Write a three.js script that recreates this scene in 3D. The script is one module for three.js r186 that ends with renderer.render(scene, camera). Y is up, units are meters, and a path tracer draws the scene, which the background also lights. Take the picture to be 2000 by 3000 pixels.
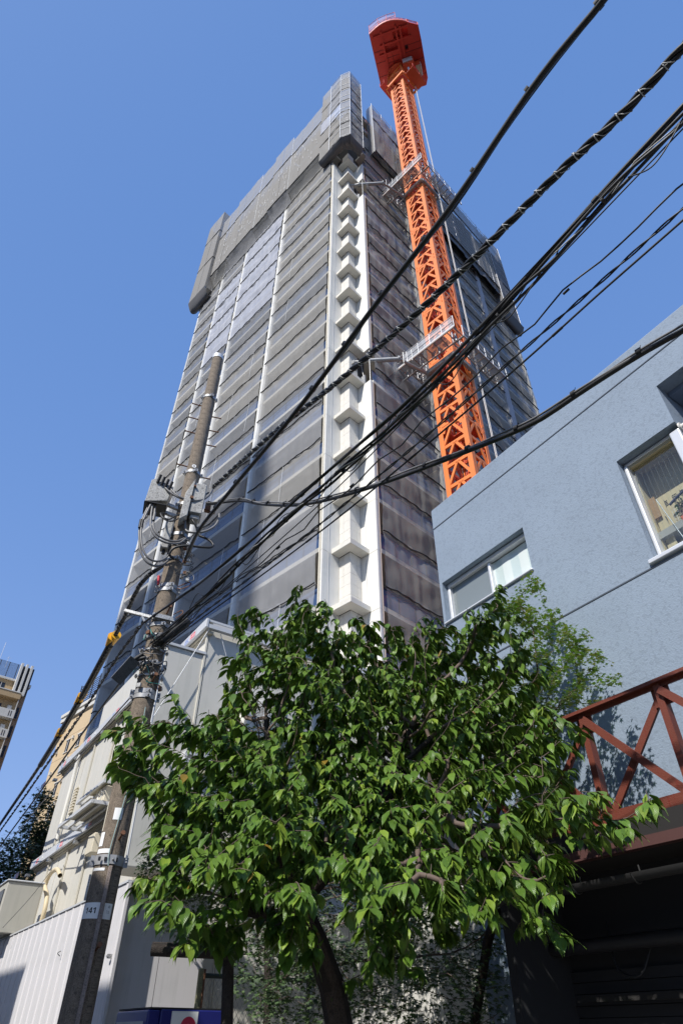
import * as THREE from 'three';
import { mergeGeometries } from 'three/addons/utils/BufferGeometryUtils.js';
import { RoundedBoxGeometry } from 'three/addons/geometries/RoundedBoxGeometry.js';

// ---------- camera, sky, sun, exposure ----------
const scene = new THREE.Scene();
const camera = new THREE.PerspectiveCamera(78.517, 682 / 1024, 0.1, 4000);
const D2R = Math.PI / 180;
camera.position.set(0, 1.6, 0);
camera.rotation.set(40.1118 * D2R, 0, 0.3146 * D2R, 'YXZ');
const renderer = new THREE.WebGLRenderer({ antialias: true });
renderer.toneMapping = THREE.LinearToneMapping;
renderer.toneMappingExposure = 1.2;
renderer.shadowMap.enabled = true;
renderer.setSize(682, 1024);

const SUN = new THREE.Vector3(-0.373, 0.7247, 0.5794).normalize();
function skyTexture() {                                   // clear May sky: deep blue overhead, paler low down and round the sun
  const W = 512, H = 256, data = new Float32Array(W * H * 4), c = new THREE.Vector3();
  for (let r = 0; r < H; r++) for (let k = 0; k < W; k++) {
    const el = ((r + 0.5) / H - 0.5) * Math.PI, az = ((k + 0.5) / W - 0.5) * 2 * Math.PI;
    c.set(Math.cos(az) * Math.cos(el), Math.sin(el), Math.sin(az) * Math.cos(el));
    const s = Math.max(0, Math.sin(el)), air = Math.exp(-s * 4.2), mid = Math.exp(-s * 1.5);
    const g = Math.max(0, c.dot(SUN)), glow = 0.18 * Math.pow(g, 5) + 0.5 * Math.pow(g, 60);
    let R = 0.080 + 0.105 * mid + 0.20 * air + glow * 0.75, G = 0.188 + 0.15 * mid + 0.20 * air + glow * 0.72, B = 0.475 + 0.23 * mid + 0.13 * air + glow * 0.6;
    if (el < 0) { R = 0.12; G = 0.12; B = 0.12; }
    data.set([R, G, B, 1], (r * W + k) * 4);
  }
  const t = new THREE.DataTexture(data, W, H, THREE.RGBAFormat, THREE.FloatType);
  t.mapping = THREE.EquirectangularReflectionMapping; t.magFilter = t.minFilter = THREE.LinearFilter; t.needsUpdate = true;
  return t;
}
scene.background = scene.environment = skyTexture();
scene.backgroundIntensity = 1; scene.environmentIntensity = 1;
const sun = new THREE.DirectionalLight(new THREE.Color(1, 0.965, 0.915), 4.6);
sun.position.copy(SUN).multiplyScalar(220).add(new THREE.Vector3(0, 30, -20)); sun.target.position.set(0, 30, -20);
sun.castShadow = true; sun.shadow.mapSize.set(4096, 4096);
Object.assign(sun.shadow.camera, { left: -90, right: 90, top: 90, bottom: -90, near: 1, far: 500 });
scene.add(sun, sun.target);

// ---------- helpers ----------
function rng(seed) { let a = seed >>> 0; return () => { a = (a + 0x6D2B79F5) | 0; let t = Math.imul(a ^ (a >>> 15), 1 | a); t = (t + Math.imul(t ^ (t >>> 7), 61 | t)) ^ t; return ((t ^ (t >>> 14)) >>> 0) / 4294967296; }; }
const R0 = rng(20240517), rnd = (a, b) => a + (b - a) * R0();
function hash2(x, y, s) { let h = Math.imul(x | 0, 374761393) + Math.imul(y | 0, 668265263) + Math.imul(s | 0, 1274126177); h = Math.imul(h ^ (h >>> 13), 1274126177); return ((h ^ (h >>> 16)) >>> 0) / 4294967296; }
function vnoise(x, y, s, p) {                             // value noise, repeating every p cells when p is given
  const ix = Math.floor(x), iy = Math.floor(y), fx = x - ix, fy = y - iy, u = fx * fx * (3 - 2 * fx), v = fy * fy * (3 - 2 * fy), m = (q) => p ? ((q % p) + p) % p : q;
  const a = hash2(m(ix), m(iy), s), b = hash2(m(ix + 1), m(iy), s), c = hash2(m(ix), m(iy + 1), s), d = hash2(m(ix + 1), m(iy + 1), s);
  return a + (b - a) * u + (c - a) * v + (a - b - c + d) * u * v;
}
function fbm(x, y, s, oct, p) { let t = 0, a = 0.5, n = 0; for (let i = 0; i < oct; i++) { t += a * vnoise(x, y, s + i * 17, p); n += a; a *= 0.5; x *= 2; y *= 2; if (p) p *= 2; } return t / n; }
function tex(N, f, srgb, rx = 1, ry = rx) {               // f(u, v) -> [r, g, b] 0..1
  const d = new Uint8Array(N * N * 4);
  for (let j = 0; j < N; j++) for (let i = 0; i < N; i++) { const c = f(i / N, j / N); d.set([c[0] * 255, c[1] * 255, c[2] * 255, 255].map((q) => Math.max(0, Math.min(255, Math.round(q)))), (j * N + i) * 4); }
  const t = new THREE.DataTexture(d, N, N, THREE.RGBAFormat); t.wrapS = t.wrapT = THREE.RepeatWrapping; t.magFilter = THREE.LinearFilter; t.minFilter = THREE.LinearMipmapLinearFilter; t.generateMipmaps = true;
  if (srgb) t.colorSpace = THREE.SRGBColorSpace;
  t.repeat.set(rx, ry); t.needsUpdate = true; return t;
}
const lin = (r, g, b) => new THREE.Color().setRGB(r, g, b);
const mix3 = (a, b, t) => a.map((q, i) => q + (b[i] - q) * t);

const V = (x, y, z) => new THREE.Vector3(x, y, z);
// local frames. Tower: L runs along its left face away from the corner, Rr along its right face; street: t along the street, q to its right
const FT = { pos: V(0.426, 0, -23.265), rot: 44.262 * D2R }, FS = { pos: V(0, 0, 0), rot: 33.70 * D2R }, FW = { pos: V(0, 0, 0), rot: 0 };
const T = (L, h, Rr) => V(Rr, h, -L), S = (t, h, q) => V(q, h, -t);
const toWorld = (f, p) => p.clone().applyAxisAngle(V(0, 1, 0), f.rot).add(f.pos);
const used = new Map(), bases = new WeakMap();
function numbered(name) { const n = used.get(name) || 0; used.set(name, n + 1); return n ? name + '_' + String(n).padStart(3, '0') : name; }
function thing(name, label, category, frame, base = V(0, 0, 0), group) {
  const o = new THREE.Group(); o.name = numbered(name); o.position.copy(toWorld(frame, base)); o.rotation.y = frame.rot;
  o.userData = { label, category }; if (group) o.userData.group = group;
  bases.set(o, base); scene.add(o); return o;
}
function partGroup(name, parent) { const o = new THREE.Group(); o.name = name; bases.set(o, bases.get(parent)); parent.add(o); return o; }
function boxUV(g) {
  if (!g.attributes.normal) g.computeVertexNormals();
  const p = g.attributes.position, n = g.attributes.normal, uv = new Float32Array(p.count * 2);
  for (let i = 0; i < p.count; i++) {
    const ax = Math.abs(n.getX(i)), ay = Math.abs(n.getY(i)), az = Math.abs(n.getZ(i));
    if (ay >= ax && ay >= az) uv.set([p.getX(i), p.getZ(i)], i * 2); else if (ax >= az) uv.set([p.getZ(i), p.getY(i)], i * 2); else uv.set([p.getX(i), p.getY(i)], i * 2);
  }
  g.setAttribute('uv', new THREE.BufferAttribute(uv, 2)); return g;
}
const UNIT = new THREE.BoxGeometry(1, 1, 1), CYL6 = new THREE.CylinderGeometry(1, 1, 1, 6, 1), CYL10 = new THREE.CylinderGeometry(1, 1, 1, 10, 1), CYL24 = new THREE.CylinderGeometry(1, 1, 1, 24, 1);
class MB {                                                // collects pieces of ONE part and merges them into one named mesh
  constructor() { this.l = []; }
  add(g) { const q = g.index ? g.toNonIndexed() : g.clone(); for (const k of Object.keys(q.attributes)) if (k !== 'position' && k !== 'normal' && k !== 'uv') q.deleteAttribute(k); if (!q.attributes.normal) q.computeVertexNormals(); if (!q.attributes.uv) boxUV(q); this.l.push(q); return this; }
  box(c, sx, sy, sz, ry = 0) { const g = UNIT.clone().scale(sx, sy, sz); if (ry) g.rotateY(ry); return this.add(g.translate(c.x, c.y, c.z)); }
  span(a, b) { const mn = a.clone().min(b), mx = a.clone().max(b); return this.box(mn.clone().add(mx).multiplyScalar(0.5), mx.x - mn.x, mx.y - mn.y, mx.z - mn.z); }
  round(a, b, r = 0.02) { const mn = a.clone().min(b), mx = a.clone().max(b), s = mx.clone().sub(mn); return this.add(new RoundedBoxGeometry(s.x, s.y, s.z, 1, Math.min(r, s.x / 2.1, s.y / 2.1, s.z / 2.1)).translate((mn.x + mx.x) / 2, (mn.y + mx.y) / 2, (mn.z + mx.z) / 2)); }
  beam(a, b, w, h, up = V(0, 1, 0)) {                     // bar from a to b, w across, h along up
    const d = b.clone().sub(a), len = d.length(), z = d.normalize(), x = up.clone().cross(z).normalize(), y = z.clone().cross(x);
    return this.add(UNIT.clone().scale(w, h, len).applyMatrix4(new THREE.Matrix4().makeBasis(x, y, z).setPosition(a.clone().add(b).multiplyScalar(0.5))));
  }
  rod(a, b, r, r2 = r, G = CYL6) {
    const d = b.clone().sub(a), len = d.length(), q = new THREE.Quaternion().setFromUnitVectors(V(0, 1, 0), d.normalize());
    const g = r === r2 ? G.clone().scale(r, len, r) : new THREE.CylinderGeometry(r2, r, len, G === CYL6 ? 6 : G === CYL10 ? 10 : 24, 1);
    return this.add(g.applyQuaternion(q).translate((a.x + b.x) / 2, (a.y + b.y) / 2, (a.z + b.z) / 2));
  }
  tube(pts, r, seg = pts.length * 4, rad = 6) { return this.add(new THREE.TubeGeometry(new THREE.CatmullRomCurve3(pts, false, 'centripetal'), seg, r, rad, false)); }
  extrude(pts2, depth, M, bevel = 0, holes = []) {         // flat outline in the XY plane of matrix M, thickness along its Z
    const s = new THREE.Shape(pts2.map((p) => new THREE.Vector2(p[0], p[1]))); for (const h of holes) s.holes.push(new THREE.Path(h.map((p) => new THREE.Vector2(p[0], p[1]))));
    return this.add(new THREE.ExtrudeGeometry(s, { depth, bevelEnabled: bevel > 0, bevelSize: bevel, bevelThickness: bevel, bevelSegments: 1 }).applyMatrix4(M));
  }
  geo(base, uv = true) { const g = this.l.length === 1 ? this.l[0] : mergeGeometries(this.l); if (uv) boxUV(g); if (base) g.translate(-base.x, -base.y, -base.z); return g; }
  build(name, mat, parent, o = {}) {
    const m = new THREE.Mesh(this.geo(bases.get(parent), o.uv !== false), mat); m.name = name; if (o.label) m.userData.label = o.label; if (o.kind) m.userData.kind = o.kind; parent.add(m); bases.set(m, bases.get(parent)); return m;
  }
}
function placed(name, geo, mat, parent, pos) { const m = new THREE.Mesh(geo, mat); m.name = name; const b = bases.get(parent); m.position.set(pos.x - b.x, pos.y - b.y, pos.z - b.z); parent.add(m); return m; }
function grid(nu, nv, f) {                                // sheet from f(u, v) -> Vector3
  const p = [], uv = [], ix = [];
  for (let j = 0; j <= nv; j++) for (let i = 0; i <= nu; i++) { const q = f(i / nu, j / nv); p.push(q.x, q.y, q.z); uv.push(i / nu, j / nv); }
  for (let j = 0; j < nv; j++) for (let i = 0; i < nu; i++) { const a = j * (nu + 1) + i, b = a + 1, c = a + nu + 1, d = c + 1; ix.push(a, b, d, a, d, c); }
  const g = new THREE.BufferGeometry(); g.setAttribute('position', new THREE.Float32BufferAttribute(p, 3)); g.setAttribute('uv', new THREE.Float32BufferAttribute(uv, 2)); g.setIndex(ix); g.computeVertexNormals(); return g;
}
function sheet(name, g, mat, parent, o = {}) { const b = bases.get(parent), n = g.clone().translate(-b.x, -b.y, -b.z), m = new THREE.Mesh(n, mat); m.name = name; if (o.label) m.userData.label = o.label; parent.add(m); bases.set(m, b); return m; }
function structure(name, geo, mat) { const m = new THREE.Mesh(geo, mat); m.name = name; m.userData.kind = 'structure'; scene.add(m); return m; }
function print(w, h, draw, ppm = 300) {                   // flat print: canvas texture w x h metres
  const c = document.createElement('canvas'); c.width = Math.round(w * ppm); c.height = Math.round(h * ppm); const x = c.getContext('2d'); draw(x, c.width, c.height);
  const t = new THREE.CanvasTexture(c); t.colorSpace = THREE.SRGBColorSpace; return t;
}

// ---------- materials ----------
const std = (color, roughness = 0.7, o = {}) => new THREE.MeshStandardMaterial({ color, roughness, ...o });
const grain = (N, cells, s, lo, hi, pw = 1) => tex(N, (u, v) => { const q = lo + (hi - lo) * Math.pow(fbm(u * cells, v * cells, s, 4, cells), pw); return [q, q, q]; }, true);
const bumpT = (N, cells, s, oct = 3) => tex(N, (u, v) => { const q = fbm(u * cells, v * cells, s, oct, cells); return [q, q, q]; });
const speck = tex(256, (u, v) => { const a = fbm(u * 48, v * 48, 3, 2, 48), b = fbm(u * 6, v * 6, 8, 3, 6), q = 0.80 + 0.2 * b + (a > 0.66 ? 0.10 : a < 0.33 ? -0.22 : 0); return [q, q * 0.99, q * 0.97]; }, true);
const stain = tex(512, (u, v) => { const st = fbm(u * 40, v * 3, 11, 3, 0), b = fbm(u * 5, v * 5, 19, 5, 5), q = 0.955 - 0.10 * Math.max(0, st - 0.52) - 0.07 * Math.max(0, b - 0.5); return [q + 0.02, q + 0.015, q]; }, true);
const fineBump = bumpT(256, 64, 5, 2);
function rep(t, x, y = x) { const c = t.clone(); c.repeat.set(x, y); c.needsUpdate = true; return c; }
const netBump = tex(256, (u, v) => { const q = 0.5 + 0.5 * (fbm(u * 26, v * 5, 31, 4) - 0.5) + 0.3 * (fbm(u * 9, v * 9, 3, 3, 9) - 0.5); return [q, q, q]; });
const M = {
  white: std(lin(0.80, 0.79, 0.745), 0.55, { map: rep(stain, 0.5) }),
  whiteTile: std(lin(0.72, 0.70, 0.655), 0.75, { map: rep(stain, 2), bumpMap: rep(fineBump, 5), bumpScale: 0.004 }),
  slab: std(lin(0.72, 0.695, 0.63), 0.8, { map: rep(stain, 0.4) }),
  gap: std(lin(0.05, 0.05, 0.048), 0.9),
  cream: std(lin(0.66, 0.6, 0.47), 0.5),
  core: std(lin(0.30, 0.28, 0.25), 0.9, { map: rep(stain, 0.2) }),
  winGlass: new THREE.MeshPhysicalMaterial({ color: lin(0.03, 0.04, 0.06), roughness: 0.06, metalness: 0, specularIntensity: 1 }),
  railGlass: new THREE.MeshPhysicalMaterial({ color: lin(0.10, 0.16, 0.30), roughness: 0.08, specularIntensity: 1 }),
  railBar: std(lin(0.08, 0.085, 0.10), 0.4, { metalness: 0.6 }),
  net: std(lin(0.40, 0.40, 0.405), 0.8, { transparent: true, opacity: 0.47, bumpMap: netBump, bumpScale: 0.035, side: THREE.DoubleSide }),
  netBlue: std(lin(0.46, 0.475, 0.53), 0.7, { transparent: true, opacity: 0.72, bumpMap: netBump, bumpScale: 0.035, side: THREE.DoubleSide }),
  netDark: std(lin(0.34, 0.33, 0.305), 0.8, { transparent: true, opacity: 0.46, bumpMap: netBump, bumpScale: 0.02, side: THREE.DoubleSide }),
  scNet: std(lin(0.265, 0.25, 0.225), 0.85, { transparent: true, opacity: 0.86, bumpMap: netBump, bumpScale: 0.035, side: THREE.DoubleSide }),
  scNetThin: std(lin(0.29, 0.285, 0.28), 0.85, { transparent: true, opacity: 0.76, bumpMap: netBump, bumpScale: 0.035, side: THREE.DoubleSide }),
  scDark: std(lin(0.12, 0.115, 0.115), 0.7, { side: THREE.DoubleSide }),
  netBeige: std(lin(0.41, 0.395, 0.365), 0.8, { transparent: true, opacity: 0.5, bumpMap: netBump, bumpScale: 0.03, side: THREE.DoubleSide }),
  netGrey: std(lin(0.29, 0.295, 0.305), 0.8, { transparent: true, opacity: 0.5, bumpMap: netBump, bumpScale: 0.03, side: THREE.DoubleSide }),
  netThin: std(lin(0.36, 0.37, 0.39), 0.8, { transparent: true, opacity: 0.36, bumpMap: netBump, bumpScale: 0.03, side: THREE.DoubleSide }),
  rope: std(lin(0.03, 0.03, 0.032), 0.9),
  galv: std(lin(0.50, 0.51, 0.52), 0.45, { metalness: 0.45, map: rep(speck, 2) }),
  galvWhite: std(lin(0.62, 0.63, 0.64), 0.5, { metalness: 0.2 }),
  orange: std(lin(0.86, 0.225, 0.042), 0.5, { map: rep(stain, 0.7) }),
  orangeRed: std(lin(0.70, 0.085, 0.02), 0.5, { map: rep(stain, 0.7) }),
  red: std(lin(0.64, 0.035, 0.014), 0.5, { map: rep(stain, 0.5) }),
  black: std(lin(0.014, 0.014, 0.015), 0.55),
  cable: std(lin(0.022, 0.022, 0.023), 0.5, { map: rep(speck, 4) }),
  cableGrey: std(lin(0.16, 0.155, 0.15), 0.45),
  tie: std(lin(0.5, 0.5, 0.48), 0.5),
  concrete: std(lin(0.265, 0.215, 0.165), 0.9, { map: rep(speck, 3.2), bumpMap: rep(fineBump, 5), bumpScale: 0.004 }),
  boxGrey: std(lin(0.48, 0.475, 0.455), 0.55, { map: rep(speck, 1.5) }),
  rust: std(lin(0.20, 0.09, 0.045), 0.8, { map: rep(speck, 8) }),
  yellow: std(lin(0.80, 0.42, 0.02), 0.45),
  teal: std(lin(0.05, 0.28, 0.24), 0.5),
  paper: std(lin(0.82, 0.82, 0.80), 0.7),
};
// ---------- the tower under construction ----------
const H = (k) => 19.35 + 3.2 * k, K0 = -5, K1 = 18;
const tower = thing('tower_block', 'tall pale tower block under construction, wrapped in grey netting, white notched corner', 'building', FT);
const faces = [
  { P: (a, h, d) => T(a, h, -0.6 + d), bays: [[1.52, 7.85], [8.4, 14.2], [14.75, 18.5], [19.05, 22.55]], left: true },
  { P: (a, h, d) => T(-0.52 + d, h, a), bays: [[1.57, 7.5], [8.1, 13.6], [14.2, 19.3], [19.9, 25.9]], left: false },
];
new MB().span(T(2.03, 0, 1.95), T(22.5, 79, 25.9)).build('inner_wall', M.core, tower);
new MB().span(T(1.5, 79.003, 1.5), T(22.8, 79.4, 26.2)).build('roof', M.slab, tower);
{ // corner column with its tiles, ledges and the panelled return walls either side of the notch
  new MB().span(T(0.56, 0, 0.55), T(1.9, 79, 1.9)).build('corner_column', M.gap, tower);
  for (let k = K0; k <= 14; k++) {
    const h0 = H(k) + 0.28, hh = 2.92;
    if (k < -2) continue;
    const rows = k <= 7 ? 5 : 1, cols = k <= 7 ? [[0, 0.45], [0.45, 0.735]] : [[0, 0.735]];
    for (let r = 0; r < rows; r++) for (const [c0, c1] of cols) {
      const y0 = h0 + (hh / rows) * r + 0.006, y1 = h0 + (hh / rows) * (r + 1) - 0.006, j = () => rnd(0, 0.004);
      let e = 0.54 - j(); new MB().span(T(0.545 + c0 + (c0 ? 0.006 : 0), y0, e - 0.01), T(0.545 + c1 - 0.006, y1, 0.55)).build('tile', M.whiteTile, tower);
      e = 0.545 - j(); new MB().span(T(e - 0.01, y0, 0.535 + c0 + (c0 ? 0.006 : 0)), T(0.56, y1, 0.535 + c1 - 0.006)).build('tile', M.whiteTile, tower);
    }
    new MB().round(T(0, H(k), 0), T(1.275, h0, 0.5), 0.014).round(T(0, H(k) + 0.003, 0.5), T(0.53, h0 - 0.003, 1.275), 0.014).build('corner_ledge', M.slab, tower);
  }
  for (let k = K0; k <= 13; k++) {
    const y0 = H(k) + 0.008, y1 = H(k + 1) - 0.008;
    new MB().round(T(1.28, y0, -0.55), T(1.40, y1, -0.215), 0.008).build('wall_panel', M.white, tower);
    new MB().round(T(1.28, y0, -0.20), T(1.40, y1, 0.56), 0.008).build('wall_panel', M.white, tower);
    new MB().round(T(1.285, y0, -0.6), T(1.34, y1, -0.553), 0.006).round(T(1.345, y0, -0.585), T(1.53, y1, -0.553), 0.006).build('edge_strip', M.white, tower);
    new MB().span(T(1.405, y0, -0.552), T(1.525, y1, 1.2)).build('wall_panel', M.slab, tower);
    if (k !== 4 && k !== 12) {
      new MB().round(T(-0.47, y0, 1.28), T(0.2, y1, 1.40), 0.008).build('wall_panel', M.white, tower);
      new MB().round(T(0.215, y0, 1.28), T(0.57, y1, 1.40), 0.008).build('wall_panel', M.white, tower);
      new MB().round(T(-0.52, y0, 1.285), T(-0.473, y1, 1.42), 0.006).round(T(-0.50, y0, 1.425), T(-0.473, y1, 1.57), 0.006).build('edge_strip', M.white, tower);
      new MB().span(T(-0.472, y0, 1.405), T(1.2, y1, 1.565)).build('wall_panel', M.slab, tower);
    } else new MB().box(T(0.1, H(k) + 0.45, 1.34), 0.1, 0.9, 0.3).rod(T(-0.4, y0, 1.4), T(-0.4, y1, 1.4), 0.03).rod(T(0.1, y0, 1.5), T(0.5, y1, 1.5), 0.03).build('open_joint', M.galv, tower);
  }
  new MB().rod(T(1.435, H(K0), -0.63), T(1.435, 64.6, -0.63), 0.04, 0.04, CYL10).build('downpipe', M.cream, tower);
  new MB().rod(T(-0.545, H(K0), 1.5), T(-0.545, 32, 1.5), 0.022).rod(T(-0.545, 35.5, 1.5), T(-0.545, 57.6, 1.5), 0.022).rod(T(-0.545, 61, 1.5), T(-0.545, 64.6, 1.5), 0.022).build('downpipe', std(lin(0.42, 0.33, 0.28), 0.6), tower);
  new MB().rod(T(1.262, H(K0), -0.21), T(1.262, 64.5, -0.21), 0.008).build('lightning_wire', M.paper, tower);
}
let netSeed = 1;
for (const f of faces) {
  const P = f.P, ends = f.bays;
  for (let k = K0; k <= K1; k++) {
    for (let b = 0; b < 4; b++) {
      const [a0, a1] = ends[b], y = H(k);
      new MB().span(P(a0, y, 0.04), P(a1, y + 0.25, 1.95)).build('balcony_slab', M.slab, tower);
      if (k < -3) continue;
      const n = Math.round((a1 - a0) / 1.3), w = (a1 - a0) / n;
      const own = f.left && k <= 6;
      const bars = new MB().span(P(a0, y + 1.25, 0.10), P(a1, y + 1.30, 0.16)).span(P(a0, y + 0.3, 0.12), P(a1, y + 0.33, 0.15)), all = new MB();
      for (let i = 0; i < n; i++) {
        const m = own ? new MB() : all; m.span(P(a0 + i * w + 0.03, y + 0.34, 0.125), P(a0 + (i + 1) * w - 0.03, y + 1.24, 0.14));
        if (own) m.build('railing_pane', M.railGlass, tower);
        if (i) bars.span(P(a0 + i * w - 0.022, y + 0.25, 0.11), P(a0 + i * w + 0.022, y + 1.25, 0.155));
      }
      if (!own) all.build('railing_glass', M.railGlass, tower);
      bars.build('railing', M.railBar, tower);
      const wn = new MB(); for (let i = 0; i < 2; i++) { const c = a0 + (a1 - a0) * (0.27 + 0.46 * i); wn.span(P(c - 1.1, y + 0.35, 2.5), P(c + 1.1, y + 2.4, 2.53)); } wn.build('balcony_window', M.winGlass, tower);
    }
  }
  for (let b = 0; b < 4; b++) {                            // piers between the bays, a storey a piece
    const a0 = ends[b][1], a1 = b < 3 ? ends[b + 1][0] : a0 + 0.3;
    for (let k = K0; k <= K1; k++) new MB().round(P(a0, H(k) + 0.006, b < 3 ? -0.06 : -0.03), P(a1, H(k + 1) - 0.006, b < 3 ? 0.14 : 1.95), 0.01).build('pier', M.white, tower);
    if (b < 3) new MB().span(P(a0 + 0.12, H(K0), 0.145), P(a1 - 0.12, H(K1), 1.95)).build('partition_wall', M.slab, tower);
  }
  // safety nets, one a bay and storey, tied at the rail tops
  for (let k = -3; k <= 15; k++) for (let b = 0; b < 4; b++) {
    const a0 = ends[b][0] + (f.left ? 0.02 : 0.05), a1 = ends[b][1] + (b < 3 ? 0.2 : 0), y1 = H(k + 1) + 1.38, y0 = H(k) + 1.30, s = netSeed++ * 7, rough = f.left ? (k > 9 ? 1.4 : 1) : 1.3;
    const wave = (u) => (vnoise(u * 9 + s, 1.3, 5) - 0.5) * 0.13 + (vnoise(u * 23 + s, 4.3, 5) - 0.5) * 0.07 + 0.035 * Math.sin(u * Math.PI * 4 + s), lift = k === 15 ? 0 : 1;
    const d = (u, v) => { const e = Math.sin(v * Math.PI), pl = fbm(u * 20 + s, v * 1.4 + s, 31, 3) - 0.5, cr = fbm(u * 5 + v * 4 + s, v * 5 - u * 2, 77, 4) - 0.5; return -0.10 - 0.05 * e - rough * (0.10 * pl + 0.16 * cr * (0.35 + 0.65 * e)); };
    const pale = f.left && a0 > 8.3 && a0 < 18.8 && k >= 9 && k <= 14 && hash2(b, k, 3) < 0.93, g = grid(44, 14, (u, v) => P(a0 + (a1 - a0) * u, y0 + (y1 - y0) * (1 - v) + (v === 1 ? lift * wave(u) - 0.1 : v === 0 ? 0 : 0), d(u, v)));
    const uvA = g.attributes.uv; for (let i = 0; i < uvA.count; i++) uvA.setXY(i, uvA.getX(i) * (a1 - a0) / 5 + s * 0.37, uvA.getY(i) * 0.64 + s * 0.61);
    const pickN = [M.net, M.netBeige, M.netGrey, M.net, M.netThin, M.netBeige][Math.floor(hash2(b + (f.left ? 0 : 9), k, 9) * 6)], m = sheet('safety_net', g, pale ? M.netBlue : f.left ? (k < 4 && b > 0 ? M.netThin : pickN) : hash2(b, k, 9) < 0.7 ? M.netDark : pickN, tower);
    const ln = []; for (let i = 0; i <= 24; i++) { const u = i / 24; ln.push(P(a0 + (a1 - a0) * u, y0 - 0.04 + wave(u), d(u, 1) - 0.06)); }
    const rp = new MB().tube(ln, f.left ? 0.042 : 0.045, 48, 4).geo(bases.get(tower)), rm = new THREE.Mesh(rp, M.rope); rm.name = 'tie_rope'; m.add(rm);
    if (f.left && hash2(b, k, 21) < 0.35) { const uc = hash2(k, b, 4) * 0.7 + 0.1; new MB().rod(P(a0 + (a1 - a0) * uc, y1 - 0.2, -0.2), P(a0 + (a1 - a0) * (uc + 0.02), y0 + 0.2, -0.22), 0.008).build('net_cord', M.paper, tower); }
  }
}
{ // cloth wrapped round the piers of the right face, and the dark plank sheets leaning inside its netting
  for (const a of [7.8, 13.9, 19.6]) for (let k = -2; k <= 14; k++) sheet('pier_wrap', grid(6, 8, (u, v) => { const w = 0.36 + 0.12 * fbm(u * 3 + k, v * 4 + a, 3, 3), th = u * Math.PI; return T(-0.62 - Math.sin(th) * (0.16 + 0.07 * fbm(u * 4, v * 6 + k, 9, 3)), H(k) + 3.2 * v, a - Math.cos(th) * w); }), a === 19.6 ? M.netBlue : M.net, tower);
}

// ---------- scaffolds with their nets on the upper storeys ----------
function netFace(root, A, B, h0, h1, mat, bay, seed, name = 'net_panel', sag = 0.05) { // A, B: [L, R]
  const len = Math.hypot(B[0] - A[0], B[1] - A[1]), n = Math.max(1, Math.round(len / bay)), nx = (B[1] - A[1]) / len, ny = -(B[0] - A[0]) / len;
  for (let i = 0; i < n; i++) sheet(name, grid(10, 8, (u, v) => {
    const q = (i + u) / n, o = sag * (fbm(q * len * 1.5 + seed, v * 4, seed, 3) - 0.5) * 2 * Math.sin(Math.PI * Math.min(1, Math.max(0, u))) + 0.02 * (i % 2), dh = (v === 0 || v === 1) ? 0.10 * (vnoise(q * len * 2, v * 9 + seed, seed) - 0.5) : 0;
    return T(A[0] + (B[0] - A[0]) * q + nx * o, h0 + (h1 - h0) * v + dh, A[1] + (B[1] - A[1]) * q + ny * o);
  }), mat, root);
}
function tubes(root, pts, h0, h1, step, r, name) { // posts at pts, rails between neighbours every step
  const m = new MB(); pts.forEach(([L, Rr], i) => { m.rod(T(L, h0, Rr), T(L, h1, Rr), r, r, CYL6); if (i) for (let h = h0 + 0.2; h <= h1; h += step) m.rod(T(pts[i - 1][0], h, pts[i - 1][1]), T(L, h, Rr), r * 0.75); });
  return m.build(name, M.galvWhite, root);
}
function seam(root, A, B, h, r = 0.05) { const p = []; for (let i = 0; i <= 16; i++) { const u = i / 16; p.push(T(A[0] + (B[0] - A[0]) * u, h + 0.16 * (vnoise(u * 8 + A[0] * 3, h, 2) - 0.5), A[1] + (B[1] - A[1]) * u)); } return new MB().tube(p, r, 40, 4).build('net_seam', M.rope, root); }
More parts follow.
